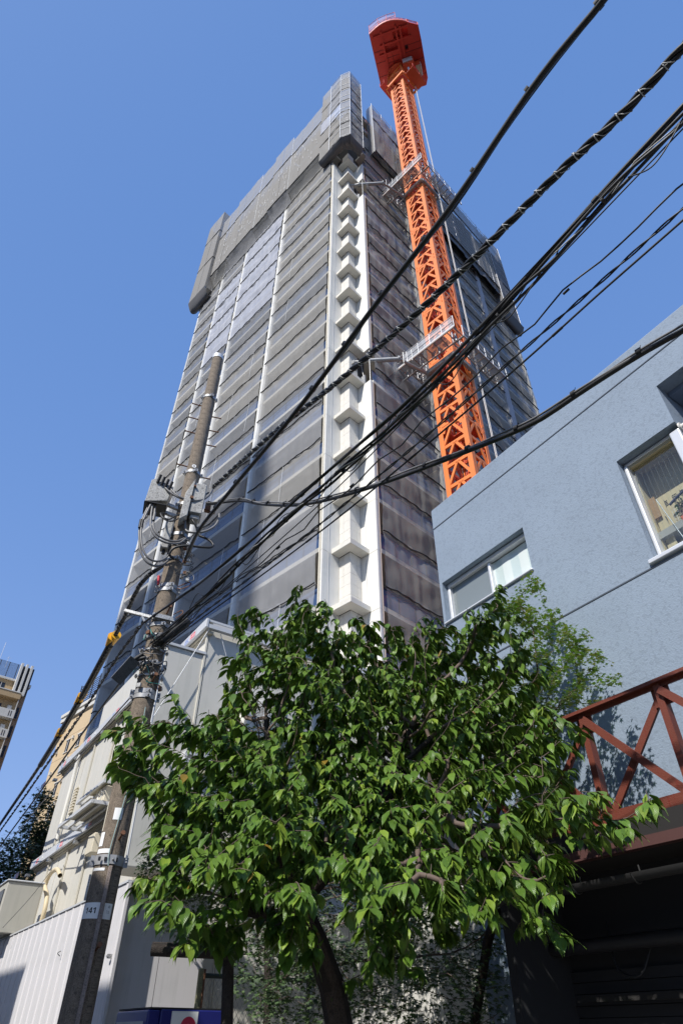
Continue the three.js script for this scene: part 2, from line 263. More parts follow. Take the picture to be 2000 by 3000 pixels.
{
  const sc = thing('scaffold', 'tall netted scaffold box with a cut corner at the top front of the tower', 'scaffold', FT, T(0, 64.9, 0));
  const pts = [[2.4, -0.7], [2.4, -1.5], [-0.5, -1.5], [-1.36, -1.05], [-1.36, 0.62], [-0.6, 0.62]], tiers = [64.95, 68.3, 71.4, 74.6, 78.1, 83.0];
  for (let i = 0; i < 5; i++) {
    const [A, B] = [pts[i], pts[i + 1]];
    for (let t = 0; t < 5; t++) {
      if (t === 4) { netFace(sc, A, B, tiers[t], 81.2, M.scNet, 1.5, i * 9 + t); netFace(sc, A, B, 81.2, 83, M.scNetThin, 1.5, i * 9 + t + 50); }
      else netFace(sc, A, B, tiers[t], tiers[t + 1], t === 2 && i === 1 ? M.netBlue : i === 2 ? M.scNetThin : M.scNet, 1.5, i * 9 + t, 'net_panel', 0.09);
      if (t) seam(sc, A, B, tiers[t]);
    }
  }
  tubes(sc, [[1.0, -1.53], [-0.5, -1.54], [-1.4, -1.08], [-1.41, 0.62]], 64.9, 83.1, 1.8, 0.028, 'frame');
  const fr = new MB(); for (let h = 65.6; h < 83; h += 0.9) { const q = (u) => T(-0.49 - 0.85 * u, h, -1.45 + 0.45 * u); fr.rod(q(0.12), q(0.88), 0.022); if (Math.round((h - 65.6) / 0.9) % 2) { const p = (u, y) => T(-0.49 - 0.85 * u, h + y, -1.45 + 0.45 * u); fr.rod(p(0.2, -0.9), p(0.2, 0), 0.02).rod(p(0.8, -0.9), p(0.8, 0), 0.02).rod(p(0.2, -0.45), p(0.8, -0.45), 0.02); } } fr.build('guard_frame', M.galvWhite, sc);
  const un = (A, B, C, Dp, s) => sheet('bottom_sheet', grid(12, 5, (u, v) => { const a = [A[0] + (B[0] - A[0]) * u, A[1] + (B[1] - A[1]) * u], c = [C[0] + (Dp[0] - C[0]) * u, C[1] + (Dp[1] - C[1]) * u], w = Math.sin(v * Math.PI); return T(a[0] + (c[0] - a[0]) * v, 64.93 - w * (0.25 + 0.3 * fbm(u * 7 + s, v * 2, 8, 3)), a[1] + (c[1] - a[1]) * v); }), M.scDark, sc);
  un([2.45, -1.52], [-0.52, -1.52], [2.45, -0.70], [0.0, -0.62], 1); un([-0.52, -1.52], [-1.38, -1.06], [0.0, -0.62], [-0.5, 0], 2); un([-1.38, -1.06], [-1.38, 0.66], [-0.5, -0.2], [-0.58, 0.9], 3);
}
{
  const sc = thing('scaffold', 'long netted scaffold along the top of the left face, with a stepped top edge', 'scaffold', FT, T(11, 67, -1));
  const b = [2.45, 7.2, 10.3, 12.8, 17.3, 20.4], top = [80.3, 80.9, 80.3, 80.7, 80.2], off = [-1.45, -1.53, -1.45, -1.52, -1.46];
  for (let i = 0; i < 5; i++) {
    const A = [b[i], off[i]], B = [b[i + 1], off[i]];
    netFace(sc, B, A, 67.1, 75.7, M.scNet, 1.7, i + 3, 'net_panel', 0.07); netFace(sc, B, A, 75.7, top[i], M.scNetThin, 1.7, i + 13, 'net_panel', 0.05);
    seam(sc, A, B, 75.7, 0.06); seam(sc, A, B, 67.1, 0.07);
    const p = []; for (let a = b[i]; a <= b[i + 1] + 0.01; a += (b[i + 1] - b[i]) / 3) p.push([a, off[i] + 0.06]); tubes(sc, p, 67.1, top[i] + 0.05, 1.72, 0.022, 'frame');
    const rods = new MB(); for (let q = 0; q < 26; q++) { const a = rnd(b[i] + 0.2, b[i + 1] - 0.6), h = rnd(67.6, 75); rods.rod(T(a, h, off[i] - 0.06), T(a + 0.02, h + rnd(0.3, 0.8), off[i] - 0.06), 0.012); } rods.build('tie_cords', M.paper, sc, { kind: 'stuff' });
    sheet('bottom_sheet', grid(14, 4, (u, v) => T(b[i] + (b[i + 1] - b[i]) * u, 67.1 - 1.5 * v - 0.3 * fbm(u * 6, v * 2 + i, 4, 3), off[i] + 0.75 * v + 0.1 * Math.sin(v * 3))), i % 2 ? M.scNetThin : M.netDark, sc);
  }
}
{
  const sc = thing('scaffold', 'narrow netted scaffold box at the far left corner of the tower top', 'scaffold', FT, T(22, 65, -1));
  const pts = [[23.7, 0.3], [23.7, -1.75], [20.6, -1.75], [20.6, -0.75]];
  for (let i = 0; i < 3; i++) for (const [h0, h1] of [[65.1, 71.6], [71.6, 78.2], [78.2, 83]]) { netFace(sc, pts[i], pts[i + 1], h0, h1, h0 > 78 ? M.scNet : M.scNet, 1.6, i * 5 + h0); if (h0 > 66) seam(sc, pts[i], pts[i + 1], h0); }
  tubes(sc, [[23.6, -1.7], [22.1, -1.7], [20.66, -1.7], [20.62, -0.8]], 65.1, 83.1, 1.8, 0.03, 'frame');
  sheet('bottom_sheet', grid(10, 6, (u, v) => T(20.55 + 3.2 * u, 65.1 - 1.5 * Math.sin(v * 2.6) * (0.7 + 0.3 * fbm(u * 4, v, 5, 3)), -1.77 + 1.2 * v)), M.scDark, sc);
}
{
  const sc = thing('scaffold', 'netted scaffold along the top of the right face behind the orange mast', 'scaffold', FT, T(-1, 67.5, 14));
  const b = [2.3, 5.5, 9.5, 13.5, 17.5, 21.5, 23.2];
  for (let i = 0; i < 6; i++) {
    const A = [-1.42, b[i]], B = [-1.42, b[i + 1]];
    netFace(sc, A, B, 67.6, 76.2, i > 1 ? M.netDark : M.scNet, 1.3, i + 33, 'net_panel', 0.16); if (i > 1) netFace(sc, [-1.3, b[i]], [-1.3, b[i + 1]], 66.5, 76, M.scDark, 4, i + 73, 'net_panel', 0.2); netFace(sc, A, B, 76.2, 79.6, M.scNetThin, 1.3, i + 43, 'net_panel', 0.1); seam(sc, A, B, 76.2, 0.06); seam(sc, A, B, 67.6, 0.07);
    const p = []; for (let a = b[i]; a <= b[i + 1] + 0.01; a += (b[i + 1] - b[i]) / 2) p.push([-1.36, a]); tubes(sc, p, 67.4, 80.9, 0.86, 0.03, 'frame');
  }
  netFace(sc, [-0.55, 2.3], [-1.42, 2.3], 67.6, 80.5, M.scNetThin, 2, 5);
}
{
  const sc = thing('scaffold', 'hanging netted scaffold box at the far right corner of the tower top', 'scaffold', FT, T(0, 63, 25));
  const pts = [[-0.6, 23.2], [-1.5, 23.2], [-1.5, 26.0], [-0.3, 26.7], [1.5, 26.7]];
  for (let i = 0; i < 4; i++) { netFace(sc, pts[i], pts[i + 1], 63.4, 76, M.scDark, 1.6, i + 3, 'net_panel', 0.1); netFace(sc, pts[i], pts[i + 1], 76, 80.4, M.scNetThin, 1.6, i + 3); seam(sc, pts[i], pts[i + 1], 70); }
  tubes(sc, pts, 63.4, 80.6, 1.8, 0.03, 'frame');
  sheet('bottom_sheet', grid(10, 6, (u, v) => T(-1.52 + 1.1 * v, 63.4 - 1.1 * Math.sin(v * 2.8), 23.2 + 3.4 * u)), M.scDark, sc);
}
// ---------- the tower crane ----------
const CL = -3.18, CR = 6.18, CW = 0.975;                   // mast centre and half width
const C = (l, h, r) => T(CL + l, h, CR + r);
{
  const crane = thing('tower_crane', 'orange lattice tower crane with red slewing deck beside the tower block', 'crane', FT, T(CL, 0, CR));
  const HS = 6.1, P4 = HS / 4;
  function section(h0, mat) {
    const g = partGroup('mast_section', crane), w = CW, t = 0.30, th = 0.035;
    for (const [sl, sr] of [[-1, -1], [1, -1], [1, 1], [-1, 1]]) new MB().span(C(sl * w, h0, sr * w), C(sl * (w - t), h0 + HS, sr * (w - th))).span(C(sl * w, h0, sr * (w - th)), C(sl * (w - th), h0 + HS, sr * (w - t))).build('chord', mat, g);
    const face = (q, own) => {                              // q(s, h, d): s across the face, d depth from its outer plane
      const back = new MB(), emit = (m, nm) => { if (own) m.build(nm, mat, g); else m.l.forEach((x) => back.l.push(x)); };
      const up = q(0, 0, 1).sub(q(0, 0, 0));
      for (let p = 0; p < 4; p++) {
        const b = h0 + p * P4, tp = b + P4;
        emit(new MB().beam(q(-w + 0.1, tp - 0.12, 0.09), q(w - 0.1, tp - 0.12, 0.09), 0.23, 0.12, up), 'cross_beam');
        emit(new MB().beam(q(-0.05, tp - 0.14, 0.08), q(-w + 0.22, b + 0.04, 0.08), 0.165, 0.10, up), 'brace');
        emit(new MB().beam(q(0.05, tp - 0.14, 0.08), q(w - 0.22, b + 0.04, 0.08), 0.165, 0.10, up), 'brace');
      }
      const gs = new MB();                                  // scalloped gussets at the joints of the section
      for (const s of [-1, 1]) for (const [y, sy] of [[h0 + HS - 0.02, -1], [h0 + 0.02, 1]]) {
        const pts = [[0, 0], [0.52, 0]]; for (let i = 0; i <= 6; i++) { const a = i / 6 * Math.PI / 2; pts.push([0.52 - 0.36 * Math.sin(a), 0.52 - 0.36 * Math.cos(a)]); } pts.push([0, 0.52]);
        const o = q(s * (w - 0.26), y, 0.045), ex = q(s * (w - 0.26) - s, y, 0.045).sub(o), ey = V(0, sy, 0), ez = ex.clone().cross(ey);
        gs.extrude(pts, 0.03, new THREE.Matrix4().makeBasis(ex, ey, ez).setPosition(o));
      }
      emit(gs, 'gusset'); if (!own) back.build('back_bracing', M.orangeRed, g, { kind: 'stuff' });
    };
    face((s, h, d) => C(s, h, -w + d), true); face((s, h, d) => C(-w + d, h, s), true);
    face((s, h, d) => C(s, h, w - d), false); face((s, h, d) => C(w - d, h, s), false);
    const ld = new MB(); for (const s of [-0.2, 0.2]) ld.rod(C(s + 0.1, h0, 0.25), C(s + 0.1, h0 + HS, 0.25), 0.025);
    for (let h = h0 + 0.2; h < h0 + HS; h += 0.3) ld.rod(C(-0.1, h, 0.25), C(0.3, h, 0.25), 0.014);
    for (let h = h0 + 0.6; h < h0 + HS; h += 0.75) { const p = []; for (let i = 0; i <= 8; i++) { const a = i / 8 * Math.PI; p.push(C(0.1 + 0.34 * Math.cos(a), h, 0.25 - 0.5 * Math.sin(a))); } ld.tube(p, 0.014, 12, 4); }
    ld.build('ladder', M.orangeRed, g);
    new MB().span(C(-w + 0.1, h0 + HS - 0.22, -0.1), C(0.5, h0 + HS - 0.18, w - 0.1)).span(C(0.5, h0 + HS - 0.22, -w + 0.1), C(w - 0.1, h0 + HS - 0.18, 0.4)).rod(C(-0.5, h0 + HS - 0.2, -0.1), C(-0.5, h0 + HS + 0.8, -0.1), 0.03).build('landing', M.orangeRed, g);
    new MB().rod(C(-0.62, h0, -0.1), C(-0.62, h0 + HS, -0.1), 0.035).rod(C(-0.55, h0, 0), C(-0.55, h0 + HS, 0), 0.03).rod(C(0.66, h0, 0.5), C(0.66, h0 + HS, 0.5), 0.04).build('power_cable', M.black, g);
    const bolt = new MB(); for (const [sl, sr] of [[-1, -1], [1, -1], [-1, 1]]) for (const y of [0.15, 0.3, HS - 0.15, HS - 0.3]) bolt.box(C(sl * (w - 0.15), h0 + y, sr * w - sr * -0.012), 0.05, 0.05, 0.05).box(C(sl * w + sl * 0.012, h0 + y, sr * (w - 0.15)), 0.05, 0.05, 0.05); bolt.build('bolt_heads', mat, g, { kind: 'stuff' });
  }
  for (let k = -4; k < 10; k++) section(29.3 + 6.1 * k, M.orange);
  new MB().span(C(-CW, 0, -CW), C(CW, 29.3 - 24.4, CW)).build('mast_foot', M.orange, crane);
  // head frame, ring and deck
  const hb = 90.3, W2 = 1.35, fr = new MB();
  for (const s of [-1, 1]) fr.beam(C(-W2, hb + 0.3, s * W2), C(W2, hb + 0.3, s * W2), 0.16, 0.5).beam(C(s * W2, hb + 0.3, -W2 + 0.1), C(s * W2, hb + 0.3, W2 - 0.1), 0.16, 0.49);
  fr.build('head_frame', M.orange, crane);
  for (const [sl, sr] of [[-1, -1], [1, -1], [1, 1], [-1, 1]]) new MB().beam(C(sl * 1.2, hb + 0.5, sr * 1.2), C(sl * 0.95, 95.2, sr * 0.95), 0.2, 0.2).build('head_post', M.orange, crane);
  const br = (a, b) => new MB().beam(a, b, 0.12, 0.12).build('head_brace', M.orange, crane);
  for (const [x, y] of [[0, -1.15], [-1.15, 0]]) for (const [h0, h1] of [[90.8, 92.9], [92.9, 95.1]]) { const q = (s, h) => { const k = 1.15 - 0.2 * (h - 90.8) / 4.3; return x === 0 ? C(s * k, h, -k) : C(-k, h, s * k); }; br(q(-1, h0), q(1, h1)); br(q(1, h0), q(-1, h1)); br(q(-1, h1), q(1, h1)); }
  new MB().add(new THREE.CylinderGeometry(1.5, 1.5, 0.5, 40, 1, true).translate(CR, 95.5, -CL)).add(new THREE.TorusGeometry(1.5, 0.09, 8, 48).rotateX(Math.PI / 2).translate(CR, 95.25, -CL)).add(new THREE.RingGeometry(1.05, 1.5, 40).rotateX(Math.PI / 2).translate(CR, 95.26, -CL)).add(new THREE.CylinderGeometry(1.05, 1.05, 0.5, 40, 1, true).translate(CR, 95.5, -CL)).build('slewing_ring', new THREE.MeshStandardMaterial({ color: lin(0.66, 0.09, 0.02), roughness: 0.5, side: THREE.DoubleSide }), crane);
  const bn = new MB(); for (let i = 0; i < 36; i++) { const a = i / 36 * Math.PI * 2; bn.box(V(CR + 1.42 * Math.cos(a), 95.2, -CL + 1.42 * Math.sin(a)), 0.06, 0.1, 0.06, a); } bn.build('ring_bolts', M.black, crane, { kind: 'stuff' });
  // deck frame: u to the rear (counterweight), v across. In tower axes u = (-0.479 L, -0.878 R)
  const U = (u, h, v) => C(-0.479 * u + 0.878 * v, h, -0.878 * u - 0.479 * v);
  const out = [[-0.5, 2.5], [5.25, 2.55]]; for (let i = 1; i < 10; i++) { const q = i / 10; out.push([5.25 + 0.62 * Math.sin(q * Math.PI), 2.55 - 4.6 * q]); }
  out.push([5.2, -2.05], [4.5, -3.35], [2.9, -3.42], [-1.2, -3.42], [-1.95, -3.1], [-1.95, -1.2], [-1.6, 1.2]);
  const o = U(0, 95.75, 0), DM = new THREE.Matrix4().makeBasis(U(1, 95.75, 0).sub(o), U(0, 95.75, 1).sub(o), V(0, -1, 0)).setPosition(U(0, 96.05, 0));
  const rect = (a, b, c, d) => [[a, c], [b, c], [b, d], [a, d]];
  new MB().extrude(out, 0.3, DM, 0.02, [rect(2.95, 3.6, -0.5, 1.05), rect(3.95, 4.7, -0.55, -0.2), rect(3.95, 4.75, -1.08, -0.72), rect(3.85, 4.7, -2.0, -1.3), rect(2.45, 3.0, -1.75, -1.35)]).build('deck', M.red, crane);
  const tr = new MB(); for (let i = 0; i < 10; i++) { const a = out[i + 1], b = out[i + 2]; tr.beam(U(a[0] + 0.06, 95.9, a[1]), U(b[0] + 0.06, 95.9, b[1]), 0.1, 0.42); } tr.build('deck_rim', std(lin(0.62, 0.13, 0.1), 0.5), crane);
  const beams = [[[-1.2, 1.15], [5.2, 1.15]], [[-1.4, -0.65], [5.3, -0.65]], [[1.6, -1.15], [5.1, -1.15]], [[4.85, 2.2], [4.9, -2.2]], [[3.75, 1.6], [3.75, -2.3]], [[2.8, 1.9], [2.8, -0.65]]];
  for (const [a, b] of beams) new MB().beam(U(a[0], 95.62 - rnd(0, 0.03), a[1]), U(b[0], 95.62 - rnd(0, 0.03), b[1]), 0.2, 0.2 + rnd(0, 0.02)).build('deck_beam', M.red, crane);
  const sm = new MB(); for (const [a, b] of [[[0.6, 2.45], [0.6, 1.2]], [[2.1, 2.45], [2.1, 1.2]], [[3.3, 2.45], [3.3, 1.2]], [[2.2, -1.2], [2.2, -3.35]], [[1.1, -1.4], [1.1, -3.35]], [[2.9, -1.3], [2.9, -3.35]], [[-0.6, -2.2], [-0.6, -3.35]], [[1.75, 1.1], [1.75, -0.6]], [[2.3, 1.1], [2.3, -0.6]], [[0.8, 0.3], [2.75, 0.3]]]) sm.beam(U(a[0], 95.72, a[1]), U(b[0], 95.72, b[1]), 0.045, 0.05); sm.build('deck_seam', std(lin(0.16, 0.012, 0.006), 0.6), crane);
  new MB().extrude(rect(2.5, 5.1, -1.2, 1.9), 2.2, new THREE.Matrix4().makeBasis(U(1, 0, 0).sub(U(0, 0, 0)), U(0, 0, 1).sub(U(0, 0, 0)), V(0, -1, 0)).setPosition(U(0, 98.4, 0)), 0.02).build('machinery_house', M.red, crane);
  new MB().extrude(rect(3.7, 4.95, -2.3, -1.21), 1.2, new THREE.Matrix4().makeBasis(U(1, 0, 0).sub(U(0, 0, 0)), U(0, 0, 1).sub(U(0, 0, 0)), V(0, -1, 0)).setPosition(U(0, 97.6, 0)), 0.02).build('winch_cover', M.red, crane); new MB().extrude(rect(2.2, 2.95, -1.9, -1.25), 0.5, new THREE.Matrix4().makeBasis(U(1, 0, 0).sub(U(0, 0, 0)), U(0, 0, 1).sub(U(0, 0, 0)), V(0, -1, 0)).setPosition(U(0, 97, 0)), 0.02).build('winch_drum', M.black, crane);
  const rail = (pts, h0, nm, hs = 1.0) => { const m = new MB(); pts.forEach((p, i) => { m.rod(U(p[0], h0, p[1]), U(p[0], h0 + hs, p[1]), 0.035); if (i) for (const y of [hs, hs / 2]) m.rod(U(pts[i - 1][0], h0 + y, pts[i - 1][1]), U(p[0], h0 + y, p[1]), 0.028); }); m.build(nm, std(lin(0.60, 0.07, 0.06), 0.5), crane); };
  rail(out.slice(1, 13), 96.05, 'deck_railing'); rail([[5.0, 2.4], [5.2, 1.2], [5.2, 0], [5.0, -1.1]], 98.3, 'upper_railing', 1.2); rail([[5.35, 2.5], [5.75, 1.3], [5.8, 0.2], [5.75, -0.9]], 96.1, 'screen_frame', 3.4); sheet('screen_net', grid(6, 2, (u, v) => U(5.4 + 0.4 * Math.sin(u * 2.6), 96.6 + 2.4 * v, 2.45 - 3.3 * u)), std(lin(0.4, 0.25, 0.4), 0.7, { transparent: true, opacity: 0.4, side: THREE.DoubleSide }), crane);
  rail([[5.2, -2.1], [4.5, -3.3], [2.9, -3.4]], 96.05, 'deck_railing');
  { const cb = new MB(), b = (u0, u1, v0, v1, h0, h1, nm, mat) => new MB().extrude(rect(u0, u1, v0, v1), h1 - h0, new THREE.Matrix4().makeBasis(U(1, 0, 0).sub(U(0, 0, 0)), U(0, 0, 1).sub(U(0, 0, 0)), V(0, -1, 0)).setPosition(U(0, h1, 0)), 0.02).build(nm, mat, crane);
    b(-0.5, 1.6, -2.05, -0.7, 93.9, 95.7, 'operator_cab', M.orangeRed); b(-0.45, 1.0, -2.75, -2.1, 94.3, 95.6, 'cab_step', M.orangeRed); b(-0.3, 0.85, -2.85, -2.78, 94.2, 95.4, 'cab_window', M.galvWhite); b(-0.42, 0.9, -2.7, -2.2, 94.22, 94.27, 'cab_window', std(lin(0.5, 0.42, 0.3), 0.3)); b(1.64, 1.72, -1.9, -0.75, 94.2, 95.5, 'cab_window', M.galvWhite); b(0.1, 0.7, -1.7, -1.1, 93.84, 93.88, 'cab_hatch', M.red); }
  { const p = (l, r) => C(l, 90.75, r); const rl = new MB(), q = [p(-1.4, -2.3), p(0, -2.3), p(1.4, -2.3)]; new MB().span(C(-2.6, 90.2, -1.0), C(-1.45, 90.26, 1.4)).build('walkway', M.orangeRed, crane); const q2 = [p(-2.6, -1), p(-2.6, 0.2), p(-2.6, 1.4)]; for (const L of [q2]) L.forEach((a, i) => { rl.rod(a.clone().setY(90.2), a.clone().setY(91.2), 0.03); if (i) for (const y of [90.7, 91.2]) rl.rod(L[i - 1].clone().setY(y), a.clone().setY(y), 0.025); }); rl.build('walkway_railing', M.red, crane);
    new MB().rod(C(-1.6, 92.2, -0.4), C(-1.2, 91.4, 0.2), 0.22, 0.22, CYL24).rod(C(-1.75, 92.8, -0.6), C(-1.75, 92.2, -0.4), 0.12, 0.12, CYL10).build('slewing_motor', M.galvWhite, crane); }
  new MB().span(C(0.95, 90.42, -2.15), C(1.66, 90.48, 0.1)).build('side_platform', M.red, crane); new MB().rod(C(1.64, 90.48, -2.12), C(1.64, 91.5, -2.12), 0.03).rod(C(1.0, 90.48, -2.12), C(1.0, 91.5, -2.12), 0.03).rod(C(1.0, 91.5, -2.12), C(1.64, 91.5, -2.12), 0.025).rod(C(1.64, 91.5, -2.12), C(1.64, 91.5, 0), 0.025).rod(C(1.64, 91.0, -2.12), C(1.64, 91.0, 0), 0.02).rod(C(1.64, 90.48, 0), C(1.64, 91.5, 0), 0.03).build('platform_railing', M.red, crane);
  for (const [a, r] of [[0, 0.028], [0.07, 0.024]]) new MB().rod(T(-4.62 - a, 4, 6.95), T(-4.62 - a, 95, 6.95), r).build('hoist_rope', std(lin(0.5, 0.49, 0.48), 0.5), crane);
  // collars with pipe struts to the tower
  for (const h of [35.4, 61.4]) {
    const c = thing('mast_platform', h < 50 ? 'lower grey steel access platform wrapped round the orange mast' : 'upper grey steel access platform wrapped round the orange mast', 'platform', FT, T(CL, h, CR));
    const col = new MB(), w = 1.14; for (const s of [-1, 1]) col.span(C(-w, h - 0.9, s * w - 0.1), C(w, h - 0.55, s * w + 0.1)).span(C(s * w - 0.1, h - 0.9, -w + 0.101), C(s * w + 0.1, h - 0.55, w - 0.101)); col.build('collar', M.galv, c);
    const wk = [[[-2.1, -2.3], [3.6, -1.35]], [[-2.1, -1.34], [-1.3, 3.5]], [[1.35, -1.34], [2.1, 2.2]]];
    wk.forEach(([a, b], n) => {
      const long = Math.abs(b[0] - a[0]) > Math.abs(b[1] - a[1]), len = long ? b[0] - a[0] : b[1] - a[1], q = (s, d, y) => long ? C(a[0] + s, h + y, a[1] + d * (b[1] - a[1])) : C(a[0] + d * (b[0] - a[0]), h + y, a[1] + s);
      const jo = new MB(); for (let s = 0.05; s < len; s += 0.55) jo.beam(q(s, 0, -0.05), q(s, 1, -0.05), 0.05, 0.07); jo.beam(q(0, 0, -0.05), q(len, 0, -0.05), 0.06, 0.12).beam(q(0, 1, -0.05), q(len, 1, -0.05), 0.06, 0.12).build('joists', std(lin(0.30, 0.24, 0.21), 0.6), c);
      new MB().span(q(0.9, 0.08, 0), q(len - 0.3, 0.92, 0.025)).build('grating', std(lin(0.42, 0.42, 0.42), 0.5, { transparent: true, opacity: 0.5 }), c);
      const rl = new MB(); for (let s = 0; s <= len + 0.01; s += len / 6) { rl.rod(q(s, 0, 0), q(s, 0, 1.1), 0.028); if (n) rl.rod(q(s, 1, 0), q(s, 1, 1.1), 0.028); } for (const y of [0.55, 1.1]) { rl.rod(q(0, 0, y), q(len, 0, y), 0.026); if (n) rl.rod(q(0, 1, y), q(len, 1, y), 0.026); } rl.build('railing', M.galvWhite, c);
      new MB().span(q(0, 0, 0.02), q(len, 0.012, 0.16)).build('toe_board', M.galvWhite, c);
      if (n === 0) new MB().span(q(0.1, 0.015, 0.18), q(len - 1.6, 0.02, 1.05)).build('clear_screen', new THREE.MeshPhysicalMaterial({ color: lin(0.7, 0.72, 0.75), roughness: 0.15, transparent: true, opacity: 0.3 }), c);
      const hg = new MB(); for (let s = 0.3; s < len; s += 1.3) hg.rod(q(s, 0.5, -0.75), q(s, 0.5, -0.06), 0.05).rod(q(s, 0.5, -0.75), q(s + 0.6, 0.5, -0.75), 0.03).box(q(s, 0.5, -0.4), 0.12, 0.2, 0.12); hg.build('hangers', M.galv, c);
    });
    new MB().span(C(2.6, h - 0.05, -2.32), C(3.62, h + 0.03, -1.3)).span(C(3.58, h, -2.32), C(3.62, h + 0.9, -1.3)).span(C(2.6, h, -2.34), C(3.62, h + 0.85, -2.31)).build('basket', std(lin(0.44, 0.44, 0.43), 0.5, { metalness: 0.3, transparent: true, opacity: 0.75 }), c);
    const sb = thing('strut_pipe', h < 50 ? 'lower grey pipe strut bracing the crane mast to the white corner' : 'upper grey pipe strut bracing the crane mast to the white corner', 'strut', FT, T(0.5, h - 1, 0.8));
    const A = T(0.42, h - 1.05, 0.82), B = T(-1.62, h - 0.95, 2.72), E2 = C(1.05, h - 0.75, -1.05), dir = B.clone().sub(A).normalize();
    new MB().rod(A.clone().addScaledVector(dir, 0.75), B, 0.15, 0.15, CYL24).build('pipe', M.galv, sb);
    new MB().rod(A.clone().addScaledVector(dir, 0.66), A.clone().addScaledVector(dir, 0.75), 0.22, 0.22, CYL24).rod(B, B.clone().addScaledVector(dir, 0.1), 0.22, 0.22, CYL24).rod(A.clone().addScaledVector(dir, 0.05), A.clone().addScaledVector(dir, 0.66), 0.05, 0.14, CYL10).build('flange', M.galv, sb);
    new MB().rod(B.clone().addScaledVector(dir, 0.1), E2, 0.10, 0.10, CYL10).rod(B.clone().addScaledVector(dir, 0.35).add(V(0, -0.4, 0)), B.clone().addScaledVector(dir, 0.35).add(V(0, 0.7, 0)), 0.035).rod(B.clone().addScaledVector(dir, 0.9).add(V(0, -0.2, 0)), B.clone().addScaledVector(dir, 0.9).add(V(0, 0.9, 0)), 0.03).build('jack', M.galv, sb);
    new MB().box(T(0.53, h - 1.05, 0.85), 0.3, 0.5, 0.05).box(T(0.45, h - 1.05, 0.82), 0.08, 0.3, 0.2).build('bracket', M.galv, sb);
  }
}
// ---------- ground ----------
{
  const asphalt = std(lin(0.052, 0.052, 0.054), 0.95, { map: rep(speck, 900), bumpMap: rep(fineBump, 1800), bumpScale: 0.01 });
  const g = new THREE.PlaneGeometry(1800, 1800).rotateX(-Math.PI / 2); structure('road', g, asphalt);
  const m = new THREE.Mesh(new MB().span(S(-14, -0.1, 2.0), S(40, 0.13, 30)).geo(), std(lin(0.27, 0.265, 0.25), 0.9, { map: rep(speck, 1) })); m.name = 'pavement'; m.userData.kind = 'structure'; m.rotation.y = FS.rot; scene.add(m);
}
